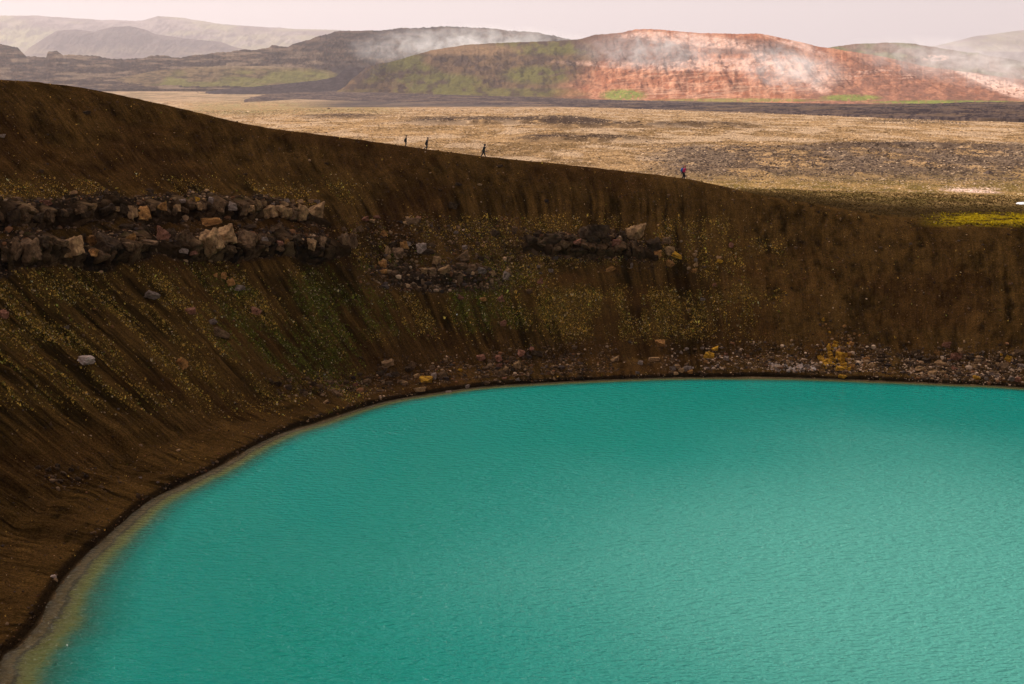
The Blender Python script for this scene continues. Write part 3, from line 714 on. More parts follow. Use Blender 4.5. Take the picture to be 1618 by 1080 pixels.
# gravel and rubble
peb = [rock_shape(1, 7, 40+k, .05) for k in range(7)]
i, j = rand_wall(150000)
x = sample_grid(i, j, PXX); y = sample_grid(i, j, PXY); lm = sample_grid(i, j, ledge_mask); tq = sample_grid(i, j, TG)
dens = .07+.45*box(x, y, -200, 560, 322, 405, 20, 8)*ss(fbm(x*.03, y*.06, 3, 501), .35, .6)+.55*lm+.6*box(x, y, 560, 830, 345, 460, 30, 14)+.25*box(x, y, 820, 1110, 360, 430, 30, 14)
shore_r = (1-ss(tq, 7, 11))*ss(x, 560, 640)*ss(tq, 1.2, 2.5)
dens += shore_r*.75*ss(fbm(x*.03, x*0, 3, 500), .35, .6)+.5*box(x, y, 600, 720, 560, 605, 20, 14)+.5*box(x, y, 745, 840, 555, 600, 20, 10)+.6*box(x, y, 410, 600, 590, 625, 30, 10)+.35*box(x, y, 55, 145, 725, 770, 20, 12)
dens += .9*box(x, y, 1210, 1290, 572, 587, 12, 4)+.8*box(x, y, 1290, 1400, 543, 588, 10, 5)+.7*box(x, y, 1435, 1620, 560, 605, 20, 10)+.3*box(x, y, 1300, 1365, 515, 545, 14, 8)
dens += .35*(1-ss(tq, .9, 1.6))*ss(fbm(x*.06, x*0+3, 3, 502), .42, .62)
dens = np.clip(dens, 0, 1)
kk = (rng.uniform(0, 1, len(i)) < dens) & (tq > .05)
i, j, x, y, lm, tq, dens = i[kk], j[kk], x[kk], y[kk], lm[kk], tq[kk], dens[kk]
P = sample_grid(i, j, PG)
sz = rng.lognormal(-2.75, .55, len(i))*(1+.8*np.clip(dens-.1, 0, 1)); sz = np.clip(sz*(1+1.1*lm*rng.uniform(0, 1, len(i))), .03, .6)
S = sz[:, None]*rng.uniform(.6, 1.2, (len(i), 3))
pal = np.array([[.055, .032, .018], [.10, .056, .030], [.20, .115, .058], [.05, .034, .027], [.13, .056, .025], [.32, .20, .12]])
cols = pal[rng.choice(6, len(i), p=[.33, .25, .14, .16, .09, .03])]
wh = box(x, y, 1210, 1290, 574, 588, 10, 3)*(rng.uniform(0, 1, len(i)) < .45); cols[wh > .5] = [.26, .20, .165]
ye = np.clip(box(x, y, 1294, 1350, 543, 584, 6, 4)+.35*box(x, y, 1298, 1356, 512, 545, 10, 6), 0, 1)*(rng.uniform(0, 1, len(i)) < .7)*(rng.uniform(0, 1, len(i)) < .45); cols[ye > .5] = [.30, .15, .016]
cols = cols*rng.lognormal(.05, .38, len(i))[:, None]
ps = (x > 1000) & (tq < 9) & (rng.uniform(0, 1, len(i)) < .16); cols[ps] = np.array([.42, .27, .17])*rng.lognormal(0, .25, ps.sum())[:, None]
print('pebbles', len(i))
scatter_mesh('rubble', peb, P, S, rng.uniform(0, 6.28, len(i)), attr_mat('rubble_stone', noise=14, amp=.4), cols, {'kind': 'stuff', 'label': 'loose volcanic rubble strewn over the crater wall and shore', 'category': 'rubble'})
# tussocks and stones of the plain
nT = 300000
X = rng.uniform(-20, 1640, nT); Y = 166+150*rng.uniform(0, 1, nT)**.9
a, b, c = ray(X, Y); d = d_on_plain(Y)
ok = (d > 245) & (d < 3300)
X, Y, d, a, b = X[ok], Y[ok], d[ok], a[ok], b[ok]
gx, gy = a/b*d, d
# skip those inside the crater mesh
sub = np.arange(0, len(K), 20); ok = np.ones(len(gx), bool); nearq = np.where(d < 330)[0]
for k0 in range(0, len(nearq), 20000):
    q = nearq[k0:k0+20000]; D = (gx[q, None]-sh[sub, 0])**2+(gy[q, None]-sh[sub, 1])**2; jj = D.argmin(1)
    ok[q] = np.sqrt(D[np.arange(len(q)), jj]) > Tk[sub[jj]]+WOUT-3
gx, gy, d, X, Y = gx[ok], gy[ok], d[ok], X[ok], Y[ok]
gz = plain_surface(gx, gy)
pcx = plain_colour(gx, gy, X, Y)
lavq = box(X, Y, 1040, 1700, 232, 280, 60, 9)
f = rng.uniform(0, 1, len(gx))
sz = .00044*d*rng.lognormal(0, .4, len(gx))+.06
a5 = np.arange(5)*2*math.pi/5; dome = np.vstack([np.stack([np.cos(a5), np.sin(a5), -.3+0*a5], 1), [[.1, .05, .95]]]); domf = np.array([[k, (k+1) % 5, 5] for k in range(5)])
cols = pcx*rng.lognormal(.12, .26, len(gx))[:, None]
stn = (f < .02+.5*lavq); cols[stn] = np.array([.085, .058, .046])*rng.lognormal(0, .4, stn.sum())[:, None]
brt = (~stn) & (rng.uniform(0, 1, len(gx)) < .14); cols[brt] = np.array([.50, .34, .21])*rng.lognormal(-.1, .25, brt.sum())[:, None]
scatter_mesh('tussock_grass', [(dome, domf)], np.stack([gx, gy, gz], -1), sz[:, None]*rng.uniform(.7, 1.3, (len(gx), 3))*np.array([1.25, 1.25, .5]), rng.uniform(0, 6.28, len(gx)), attr_mat('tussock'), cols, {'kind': 'stuff', 'label': 'straw coloured tussocks and stones covering the plain', 'category': 'grass'})

# ------------------------------------------------------------------ boulders, every one a thing
def rock_mat(name, c1, c2, c3, thr=.5):
    m, nt, b = newmat(name)
    tc = nd(nt, 'ShaderNodeTexCoord').outputs['Object']; rnd = nd(nt, 'ShaderNodeObjectInfo').outputs['Random']
    off = nd(nt, 'ShaderNodeVectorMath', {'operation': 'ADD'}, _0=tc); cmb = nd(nt, 'ShaderNodeCombineXYZ', None, X=mth(nt, 'MULTIPLY', rnd, 37.), Y=mth(nt, 'MULTIPLY', rnd, 11.)).outputs[0]
    nt.links.new(cmb, off.inputs[1]); v = off.outputs[0]
    n1 = nd(nt, 'ShaderNodeTexNoise', None, Vector=v, Scale=1.6, Detail=5.0, Roughness=.7).outputs['Fac']
    n2 = nd(nt, 'ShaderNodeTexNoise', None, Vector=v, Scale=7.0, Detail=4.0, Roughness=.7).outputs['Fac']
    cr = nd(nt, 'ShaderNodeValToRGB'); nt.links.new(n1, cr.inputs[0]); el = cr.color_ramp.elements
    el.new(.5); 
    for e, (p, c) in zip(el, [(.32, c1), (.52, c2), (.68, c3)]): e.position = p; e.color = (*c, 1)
    k = mth(nt, 'ADD', mth(nt, 'MULTIPLY', n2, 1.5), .25)
    k = mth(nt, 'MULTIPLY', k, mth(nt, 'ADD', mth(nt, 'MULTIPLY', rnd, .5), .75))
    nt.links.new(vmul(nt, cr.outputs[0], k), b.inputs['Base Color'])
    b.inputs['Roughness'].default_value = .9; b.inputs['Specular IOR Level'].default_value = .03
    bp = nd(nt, 'ShaderNodeBump', None, Strength=1.0, Distance=.12, Height=n2); nt.links.new(bp.outputs[0], b.inputs['Normal'])
    return m
RM = {'dark': rock_mat('dark_lava_rock', (.024,.014,.009), (.062,.036,.020), (.13,.073,.038)),
      'brown': rock_mat('brown_lava_rock', (0.042,0.023,0.013), (0.150,0.082,0.042), (0.285,0.158,0.078)),
      'tan': rock_mat('tan_rock', (.08,.042,.021), (.30,.163,.074), (.50,.285,.125)),
      'orange': rock_mat('orange_rock', (0.098,0.042,0.017), (0.364,0.161,0.049), (0.616,0.294,0.098)),
      'yellow': rock_mat('yellow_lichen_rock', (0.088,0.044,0.013), (0.475,0.225,0.022), (0.825,0.425,0.050)),
      'pale': rock_mat('pale_rock', (.085,.055,.040), (.23,.155,.115), (.42,.295,.225)),
      'white': rock_mat('white_rock', (.34,.22,.16), (.60,.42,.33), (.80,.62,.52)),
      'red': rock_mat('red_scoria_rock', (0.052,0.023,0.016), (0.260,0.104,0.058), (0.416,0.195,0.130))}
shapes = {}
def rock_mesh(k, tint):
    key = (k, tint)
    if key not in shapes:
        V, F = rock_shape(4, [7, 9, 11, 8, 10, 6, 12, 9, 7, 8][k], 900+k, .17)
        me = bpy.data.meshes.new('boulder'); me.from_pydata(V.tolist(), [], F.tolist()); me.materials.append(RM[tint]); me.shade_smooth() if False else None
        shapes[key] = me
    return shapes[key]
nrock = 0
def boulder(x, y, w, h, tint, label, group=None, name='boulder', sink=.25, big=1.16, cat='boulder'):
    global nrock
    loc, nrm, fi, dist = cast(bvh1, x, y+h*.12)
    if loc is None: return
    for lb in _ledge_bvh:
        l2, n2, f2, d2 = cast(lb, x, y+h*.12)
        if l2 is not None and d2 < dist: loc, dist = l2, d2
    k = nrock % 10; nrock += 1
    o = bpy.data.objects.new(name, rock_mesh(k, tint)); C.objects.link(o)
    m = dist/FPX
    rw, rh = w*m*.5*big, h*m*.5*big
    dp = .8*(rw+rh)*.5+.1*max(rw, rh)
    o.scale = (rw, dp, rh)
    o.rotation_euler = (random.uniform(-.18, .18), random.uniform(-.4, .4), random.uniform(-.5, .5)+(math.pi if random.random() < .5 else 0))
    o.location = loc-nrm*(min(rw, rh)*sink)
    o['label'] = label; o['category'] = cat
    if group: o['group'] = group
    return o
# --- singled-out rocks
HERO = [
 (240,467,24,13,'pale','long flat pale rock lying on the grassy left slope below the ledges'),
 (133,569,28,15,'white','pinkish white slab on the left slope, brightest rock above the apron'),
 (286,574,19,17,'orange','round tan orange boulder alone on the slope right of the pinkish white slab'),
 (84,911,8,6,'white','tiny white stone on bare brown bench beside the lake, bottom left'),
 (302,492,15,13,'red','pointed reddish rock on the slope left of the split boulder'),
 (348,527,25,15,'brown','split brown boulder with orange underside amid the left slope grass'),
 (335,508,14,9,'pale','small pale rock resting just above the split brown boulder'),
 (405,492,14,13,'red','rounded rusty pink boulder right of the split boulder'),
 (4,497,14,13,'red','reddish rock cut by the left edge of the picture'),
 (353,436,9,10,'orange','small orange stone at top of the short rock trail below the lower ledge'),
 (365,446,13,11,'orange','orange tan stone in the middle of the rock trail below the lower ledge'),
 (378,454,17,9,'pale','pinkish flat stone at the lower end of the rock trail below the lower ledge'),
 (340,435,7,6,'orange','little orange stone left of the rock trail below the lower ledge'),
 (135,178,13,6,'dark','black boulder high on the bare dark left slope near the rim'),
 (3,215,8,6,'pale','pale stone high on the left slope at the picture edge'),
 (105,517,8,6,'pale','small pale stone left of the long flat rock on the slope'),
 (226,335,21,21,'orange','round orange boulder at right end of the dark overhang in upper ledge'),
 (255,325,12,13,'orange','bright orange block in the upper ledge just right of the round orange boulder'),
 (167,331,26,13,'dark','wide dark block with shaded underside in the upper ledge'),
 (72,321,20,9,'red','reddish cap rock on the upper ledge near the left edge'),
 (115,305,15,6,'tan','thin tan slab lying above the upper ledge'),
 (207,332,14,21,'tan','upright tan block left of the round orange boulder in the upper ledge'),
 (367,326,15,13,'pale','pale pinkish block near the middle of the upper ledge'),
 (425,332,22,24,'tan','broad tan block in the upper ledge, left of the right end columns'),
 (450,333,20,25,'tan','squarish tan column, left one of the four at right end of upper ledge'),
 (463,336,14,20,'brown','narrow brown column, second of the four at right end of upper ledge'),
 (477,334,17,27,'tan','rounded tan column, third of the four at right end of upper ledge'),
 (498,336,26,27,'tan','biggest tan column ending the upper ledge on the right'),
 (45,394,28,36,'brown','large brown pillar with pale foot in the lower ledge at far left'),
 (47,409,9,8,'pale','pale pink stone at the foot of the large brown pillar'),
 (115,389,27,30,'tan','large rounded tan boulder in the lower ledge with orange foot'),
 (109,403,8,9,'orange','small orange stone under the large rounded tan boulder'),
 (145,380,18,17,'orange','bright golden tan boulder over an orange stone in the lower ledge'),
 (147,399,16,16,'orange','deep orange stone directly below the bright golden tan boulder'),
 (168,387,32,28,'dark','large dark boulder right of the bright golden tan boulder'),
 (206,375,16,12,'orange','small bright orange block in the lower ledge left of centre'),
 (225,377,16,8,'tan','flat pale topped slab right of the small bright orange block'),
 (258,371,20,22,'red','reddish brown boulder between flat slab and the twin large tan boulders'),
 (330,380,32,36,'tan','largest bright tan boulder of the lower ledge, left of the twins'),
 (359,373,28,27,'tan','second bright tan boulder beside the largest one in the lower ledge'),
 (361,393,20,13,'brown','brown rock tucked under the second bright tan boulder'),
 (388,375,34,28,'brown','wide brown boulder right of the two bright tan boulders'),
 (332,351,34,12,'orange','orange brown crumbling slab above the two bright tan boulders'),
 (290,395,13,9,'pale','pale pebble shaped rock lying below the lower ledge'),
 (493,386,13,20,'tan','upright tan rock near the right end of the lower ledge'),
 (560,384,10,20,'brown','thin leaning slab, right one of the pair past the lower ledge'),
 (545,381,18,24,'brown','leaning dark slab, left one of the pair past the lower ledge'),
 (613,397,9,15,'tan','thin upright tan stone left of the round orange one on the middle slope'),
 (639,387,12,13,'orange','round orange stone in the middle slope rock scatter'),
 (629,401,18,15,'brown','square brown boulder just below the round orange stone'),
 (666,392,20,17,'pale','pale topped boulder right of the round orange stone'),
 (689,411,14,15,'tan','upright tan block above the flat slab of the middle cluster'),
 (702,427,22,11,'tan','flat tan slab with black shadow beneath in the middle cluster'),
 (604,417,12,15,'orange','orange tan stone at left edge of the middle slope scatter'),
 (731,408,20,16,'brown','mossy brown boulder above the broken rocks right of the flat slab'),
 (937,371,42,34,'dark','largest dark outcrop boulder below the rim in centre right'),
 (874,378,42,22,'dark','wide dark jagged outcrop left of the largest dark boulder'),
 (1003,369,27,28,'tan','tall tan boulder with orange foot right of the dark outcrop'),
 (1033,388,24,20,'dark','dark rounded rock right of the tall tan boulder'),
 (1039,401,13,10,'orange','small orange stone under the dark rounded rock'),
 (1054,380,14,11,'brown','brown stone topping the small orange cluster in centre right'),
 (1058,395,17,14,'tan','tan boulder in the middle of the small orange cluster'),
 (1068,403,19,8,'yellow','flat yellow orange slab in the small orange cluster'),
 (1058,416,12,12,'orange','lowest orange stone of the small orange cluster'),
 (1045,543,14,13,'orange','upright rusty orange boulder above the far shore at centre right'),
 (1034,568,18,9,'tan','flat yellowish tan rock on the far shore below the rusty boulder'),
 (1012,573,9,7,'pale','small pale rock on far shore left of the flat yellowish one'),
 (972,568,14,8,'tan','low tan rock furthest left on the quiet part of far shore'),
 (612,575,21,11,'tan','long tan boulder above the shore rubble left of centre'),
 (673,601,22,10,'yellow','yellow lichen covered slab by the shore left of centre'),
 (686,595,9,13,'pale','upright pinkish stone standing behind the yellow shore slab'),
 (659,594,11,8,'tan','round tan stone left of the yellow shore slab'),
 (700,593,14,11,'brown','brown boulder right of the upright pinkish stone'),
 (727,585,6,6,'yellow','single small yellow stone on bare soil right of the yellow slab'),
 (662,616,18,9,'tan','tan and pink rock nearest the water below the yellow slab'),
 (709,620,10,5,'pale','small pale stone at the waterline left of centre'),
 (1120,563,19,13,'yellow','yellowish tan boulder in centre of the far shore cluster'),
 (1130,551,11,7,'yellow','small yellow stone above the yellowish tan boulder of the far shore'),
 (1147,567,9,8,'pale','round pinkish stone right of the yellowish tan boulder'),
 (1327,563,17,15,'yellow','largest yellow boulder of the yellow rock pile on far shore'),
 (1331,595,13,6,'yellow','flat yellow rock at the waterline below the yellow pile'),
 (1326,583,15,9,'yellow','triangular orange yellow rock between yellow pile and waterline'),
 (1310,549,8,9,'yellow','bright yellow pointed rock at the upper left of yellow pile'),
 (1331,551,11,9,'brown','grey brown rock at the top of the yellow pile'),
 (1486,577,15,14,'tan','upright orange tan angular block on the right part of far shore'),
 (1511,563,15,13,'red','reddish boulder with dark shadow on the right part of far shore'),
 (1456,584,19,10,'tan','long cracked tan rock left of the upright angular block'),
 (1473,591,12,12,'tan','pale footed tan rock below the upright angular block'),
 (1594,567,10,11,'yellow','yellow rock with dark hole near right end of far shore'),
 (1587,582,15,13,'brown','rounded brown boulder below the yellow rock with dark hole'),
 (1598,599,11,9,'pale','left pale rock of the pair by the water at far right'),
 (1609,600,10,9,'red','right reddish rock of the pair by the water at far right'),
 (1495,545,12,9,'red','red capped boulder highest above the right part of far shore'),
 (1543,597,11,7,'yellow','yellowish rock at the waterline right of the angular block'),
]
for (x, y, w, h, tint, lab) in HERO: boulder(x, y, w, h, tint, lab)
# --- rocks that read alike within their ledge or heap
def bunch(pts, label, group):
    led = 'ledge' in label and 'along' not in label
    for (x, y, w, h, tint) in pts:
        if led: x += random.uniform(-3, 3); y += random.uniform(-3.5, 3.5); q = random.uniform(.75, 1.15); w *= q; h *= q*random.uniform(.8, 1.1)
        if 'yellow rock pile' in group and y < 540: w *= .75; h *= .75
        boulder(x, y, w, h, tint, label, group)
bunch([(3,343,10,20,'brown'),(18,341,20,22,'dark'),(38,338,16,14,'brown'),(60,341,18,22,'dark'),(78,340,18,22,'brown'),(92,334,12,14,'dark'),(101,335,12,15,'brown'),(111,336,13,12,'dark'),(121,331,12,10,'brown'),(133,326,12,13,'brown'),(133,336,12,10,'dark'),(150,328,10,14,'tan'),(184,328,10,10,'tan'),(196,333,14,15,'dark'),(216,332,10,14,'dark'),(240,330,12,14,'brown'),(249,337,12,12,'dark'),(262,334,10,14,'brown'),(273,330,10,15,'brown'),(281,327,9,15,'tan'),(295,328,12,14,'brown'),(304,324,10,10,'brown'),(312,323,9,13,'tan'),(321,325,10,14,'brown'),(347,325,21,19,'brown'),(385,327,12,16,'brown'),(376,322,8,10,'brown'),(398,327,12,14,'tan'),(411,324,9,16,'tan'),(437,325,9,18,'dark')],
      'brown lava block packed in the rough upper ledge of the left crater wall', 'blocks of the upper rock ledge')
bunch([(289,317,9,7,'pale'),(333,317,8,14,'pale'),(302,315,7,6,'tan'),(312,314,7,7,'yellow'),(321,315,7,6,'tan'),(418,321,7,7,'tan'),(431,323,7,7,'pale'),(452,318,9,8,'pale'),(463,320,8,8,'tan'),(474,319,10,9,'tan'),(490,318,9,7,'tan'),(501,318,9,6,'pale')],
      'small pale stone perched along the top edge of the upper ledge', 'pale stones on the upper ledge')
bunch([(8,397,15,28,'brown'),(27,395,15,30,'brown'),(68,381,12,18,'dark'),(80,378,14,14,'brown'),(95,381,24,18,'brown'),(130,372,10,14,'dark'),(151,366,8,12,'brown'),(186,383,10,22,'dark'),(207,389,12,15,'brown'),(238,379,24,9,'brown'),(240,366,18,10,'dark'),(288,371,18,20,'brown'),(272,371,14,18,'dark'),(301,377,11,16,'brown'),(303,398,14,8,'red'),(411,375,14,18,'brown'),(418,380,12,10,'pale'),(418,391,11,8,'tan'),(431,378,12,14,'dark'),(440,380,12,10,'red'),(455,381,10,8,'orange'),(441,393,12,10,'brown'),(470,374,16,14,'dark'),(507,381,9,18,'brown'),(520,382,14,12,'dark'),(535,378,12,12,'brown'),(230,362,16,10,'dark'),(395,360,24,10,'dark'),(440,362,20,10,'brown'),(200,360,26,9,'dark')],
      'weathered brown block in the lower ledge of the left crater wall', 'blocks of the lower rock ledge')
bunch([(543,362,8,8,'brown'),(566,363,13,10,'brown'),(559,373,11,9,'brown'),(576,346,13,7,'red'),(588,349,9,5,'tan'),(596,343,12,6,'red'),(606,370,12,9,'orange'),(613,406,8,7,'tan'),(607,429,12,8,'orange'),(620,386,12,10,'dark'),(645,385,10,7,'pale'),(652,348,22,9,'brown'),(661,345,8,6,'red'),(640,352,7,5,'tan'),(670,428,13,11,'tan'),(682,430,15,17,'brown'),(676,398,22,9,'dark'),(734,391,8,9,'pale'),(731,421,16,12,'brown'),(744,423,16,12,'brown'),(760,428,18,14,'pale'),(756,420,10,8,'brown'),(778,431,11,8,'tan'),(799,436,11,14,'pale'),(803,428,9,8,'tan'),(782,368,14,10,'dark'),(791,473,12,9,'red'),(762,473,10,8,'orange'),(728,470,9,8,'red'),(795,510,11,9,'red'),(721,367,9,6,'pale'),(853,445,8,8,'red'),(851,422,6,6,'pale'),(870,427,8,6,'pale'),(998,420,5,10,'pale'),(965,425,18,8,'orange')],
      'loose brown or pinkish stone in the rock scatter on the middle slope', 'stones scattered on the middle slope')
bunch([(838,380,20,16,'dark'),(849,370,12,9,'dark'),(856,384,14,10,'brown'),(892,384,16,12,'brown'),(903,376,14,12,'dark'),(912,382,12,9,'red'),(921,372,12,12,'dark'),(958,378,16,14,'dark'),(973,383,16,12,'red'),(966,366,12,10,'brown'),(880,392,16,8,'brown'),(910,394,18,8,'dark'),(985,372,10,16,'dark')],
      'jagged dark lava lump of the outcrop below the rim at centre right', 'lumps of the dark outcrop')
bunch([(1098,402,6,7,'tan'),(1099,410,6,6,'pale'),(1099,418,6,7,'tan'),(1097,428,9,6,'orange'),(1136,408,9,7,'tan'),(1137,413,10,7,'yellow'),(1155,387,7,9,'red'),(1129,450,7,5,'red'),(1110,473,8,6,'pale'),(1088,490,6,5,'tan')],
      'small stone in the sparse trail right of the orange cluster below the rim', 'stones of the sparse right trail')
bunch([(760,565,13,10,'red'),(787,566,12,11,'red'),(782,562,8,7,'brown'),(798,583,7,10,'tan'),(790,591,14,12,'brown'),(817,578,11,14,'tan'),(823,557,13,10,'red'),(775,573,10,8,'brown'),(768,582,12,8,'brown'),(788,578,9,8,'red'),(779,570,12,7,'brown'),(808,566,9,7,'brown'),(797,598,8,5,'red'),(850,558,18,9,'dark'),(840,552,8,6,'red'),(767,595,12,6,'brown'),(738,610,9,5,'pale'),(818,600,8,5,'pale'),(769,605,9,8,'brown')],
      'rusty brown stone in the heap above the shore at picture centre', 'stones of the central shore heap')
bunch([(570,565,6,4,'dark'),(600,590,12,7,'dark'),(625,592,16,8,'dark'),(640,596,10,6,'brown'),(645,583,12,8,'dark'),(652,575,10,7,'brown'),(683,580,10,7,'brown'),(632,603,12,6,'brown'),(640,605,12,6,'tan'),(580,603,12,10,'brown'),(583,598,8,6,'dark'),(606,586,9,6,'dark'),(614,592,8,5,'pale'),(668,586,9,6,'dark'),(562,608,9,7,'red'),(440,606,12,8,'dark'),(455,612,14,8,'dark'),(478,618,10,8,'dark'),(495,607,14,7,'dark'),(520,604,12,7,'brown'),(530,622,12,10,'brown'),(537,624,8,6,'tan'),(483,622,9,9,'brown'),(515,635,9,5,'tan'),(428,604,8,6,'dark')],
      'dark angular stone in the shore rubble on the left side of the lake', 'stones of the left shore rubble')
bunch([(1063,583,9,9,'pale'),(1070,580,10,9,'tan'),(1076,586,11,8,'tan'),(1082,584,9,9,'pale'),(1088,582,10,9,'pale'),(1090,588,8,7,'orange'),(1060,588,8,6,'brown'),(1068,590,9,5,'tan'),(1085,576,7,6,'brown'),(1094,581,5,4,'white')],
      'pale tan stone in the low heap at the far waterline, centre right', 'stones of the pale waterline heap')
bunch([(1007,589,7,5,'pale'),(1041,591,5,4,'brown'),(1085,551,7,5,'pale'),(1076,557,6,4,'pale'),(1098,551,6,4,'brown'),(1109,550,6,4,'pale'),(1140,549,6,3,'pale'),(1115,571,8,5,'orange'),(1116,582,8,5,'pale'),(1126,582,4,3,'white'),(1134,577,4,4,'pale'),(1144,581,7,3,'tan'),(1194,584,5,4,'tan'),(1147,560,7,5,'red'),(1166,560,6,5,'brown'),(1110,590,12,4,'dark')],
      'little stone dotted along the brown far shore between rusty boulder and white pebbles', 'little stones of the far shore')
bunch([(1219,575,5,4,'white'),(1221,579,6,5,'white'),(1227,583,6,5,'pale'),(1234,579,5,4,'white'),(1240,581,5,5,'pale'),(1245,586,7,5,'white'),(1248,582,5,5,'white'),(1255,586,5,4,'white'),(1264,579,10,8,'white'),(1276,580,8,7,'pale'),(1287,580,9,6,'pale'),(1255,586,5,4,'white'),(1213,578,4,3,'white'),(1269,585,6,4,'pale'),(1230,587,4,3,'pale')],
      'whitish pebble in the white patch left of the yellow rock pile', 'white pebbles by the yellow pile')
bunch([(1320,541,9,5,'yellow'),(1319,546,9,6,'yellow'),(1311,558,8,7,'yellow'),(1296,564,8,6,'yellow'),(1299,569,9,7,'yellow'),(1303,572,10,8,'yellow'),(1309,571,11,9,'yellow'),(1316,568,9,8,'yellow'),(1313,562,7,6,'yellow'),(1330,570,9,8,'yellow'),(1342,560,8,7,'orange'),(1341,569,8,7,'tan'),(1333,577,11,6,'yellow'),(1347,578,8,7,'orange'),(1340,584,8,7,'yellow'),(1299,588,8,6,'tan'),(1306,588,4,4,'pale'),(1325,554,8,7,'orange'),(1338,552,8,4,'tan'),(1305,576,8,5,'yellow'),(1345,543,9,7,'orange'),(1342,536,7,5,'orange'),(1301,505,6,7,'yellow'),(1305,512,5,5,'orange'),(1311,525,5,5,'yellow'),(1309,519,5,5,'orange'),(1334,515,9,5,'orange'),(1342,530,6,4,'tan'),(1358,530,6,4,'orange'),(1350,527,5,4,'orange')],
      'yellow or orange lichen stone in and above the yellow rock pile', 'stones of the yellow rock pile')
bunch([(1369,567,11,6,'orange'),(1377,577,11,7,'tan'),(1378,546,10,5,'brown'),(1391,556,9,7,'brown'),(1390,565,7,5,'dark'),(1443,557,9,8,'brown'),(1430,571,8,5,'brown'),(1413,589,6,4,'tan'),(1481,557,9,7,'orange'),(1518,555,8,7,'tan'),(1491,590,10,8,'tan'),(1473,577,9,7,'brown'),(1508,583,10,6,'red'),(1538,579,12,8,'tan'),(1544,571,9,7,'tan'),(1578,577,7,9,'tan'),(1558,598,7,5,'pale'),(1575,595,6,6,'pale'),(1567,591,6,7,'pale'),(1509,594,4,4,'pale'),(1553,556,4,5,'pale'),(1582,560,4,4,'yellow'),(1610,557,14,9,'brown'),(1612,570,9,7,'brown'),(1614,578,9,6,'pale'),(1533,565,10,7,'dark'),(1556,573,8,5,'brown'),(1450,565,12,7,'dark'),(1462,570,14,8,'dark'),(1440,575,8,7,'dark'),(1472,564,10,6,'brown'),(1590,596,7,6,'brown'),(1529,590,8,4,'brown'),(1499,584,9,7,'brown'),(1466,584,8,6,'brown'),(1427,588,6,5,'pale'),(1436,590,5,5,'brown'),(1400,562,8,6,'dark'),(1420,560,8,6,'brown')],
      'brownish stone strewn along the right part of the far shore', 'stones of the right far shore')
bunch([(715,325,14,9,'dark'),(725,291,10,5,'dark'),(558,375,6,4,'brown'),(790,262,10,4,'dark'),(695,300,6,4,'dark'),(388,275,6,4,'dark'),(516,258,7,4,'dark')],
      'black stone lying alone on the bare dark slope below the rim', 'lone black stones on the bare slope')
bunch([(60,738,9,6,'dark'),(75,742,9,6,'dark'),(90,736,8,6,'dark'),(100,748,10,6,'brown'),(112,742,9,6,'dark'),(122,756,10,6,'dark'),(136,752,9,5,'dark'),(80,752,8,6,'brown'),(95,760,9,5,'dark'),(160,770,8,5,'brown')],
      'dark stone in the small patch on the brown apron left of the lake', 'dark stones of the apron patch')
# ridge-top rocks and snow
loc, nrm, fi, dist = cast(bvh1, 1607, 324)
def snow():
    p = at_z(1616, 322.5, 0)
    loc, nrm, fi, dist = cast(bvh1, 1614, 322.5)
    if loc is None: return
    V, F = ico(4); V = V*np.array([1, 1, .5]); V *= 1+.25*(fbm(V[:, 0]*2+5, V[:, 1]*2+5, 3, 8)-.5)[:, None]
    m, nt, b = newmat('old_snow'); b.inputs['Base Color'].default_value = (.86, .86, .88, 1); b.inputs['Roughness'].default_value = .7
    tc = nd(nt, 'ShaderNodeTexCoord').outputs['Object']
    n = nd(nt, 'ShaderNodeTexNoise', None, Vector=tc, Scale=3.0, Detail=5.0).outputs['Fac']
    bp = nd(nt, 'ShaderNodeBump', None, Strength=.6, Distance=.1, Height=n); nt.links.new(bp.outputs[0], b.inputs['Normal'])
    me = bpy.data.meshes.new('snow_patch'); me.from_pydata(V.tolist(), [], F.tolist()); me.materials.append(m); me.shade_smooth()
    o = bpy.data.objects.new('snow_patch', me); C.objects.link(o); o.scale = (1.3, 1.6, .55); o.location = loc+Vector((.55, .3, .02))
    o['label'] = 'white snow patch on the turf at the right edge of the picture'; o['category'] = 'snow'
snow()

# ------------------------------------------------------------------ people
def plain_mat(name, c, rough=.85, nz=30.0):
    m, nt, b = newmat(name)
    tc = nd(nt, 'ShaderNodeTexCoord').outputs['Object']
    n = nd(nt, 'ShaderNodeTexNoise', None, Vector=tc, Scale=nz, Detail=3.0).outputs['Fac']
    rgb = nd(nt, 'ShaderNodeRGB'); rgb.outputs[0].default_value = (*c, 1)
    nt.links.new(vmul(nt, rgb.outputs[0], mth(nt, 'ADD', mth(nt, 'MULTIPLY', n, .5), .75)), b.inputs['Base Color']); b.inputs['Roughness'].default_value = rough
    return m
SKIN = plain_mat('skin', (.42, .24, .17)); BLACK = plain_mat('black_cloth', (.012, .011, .013)); DARK = plain_mat('dark_trousers', (.02, .019, .022)); HAIR = plain_mat('dark_hair', (.02, .012, .008))
BOOT = plain_mat('boot_leather', (.02, .014, .01)); PINK = plain_mat('pink_jacket', (.62, .02, .10)); BLUE = plain_mat('blue_pack', (.02, .10, .36)); REDM = plain_mat('red_cloth', (.45, .02, .015)); TEAL = plain_mat('teal_trim', (.01, .16, .18)); NAVY = plain_mat('navy_cloth', (.012, .015, .03))
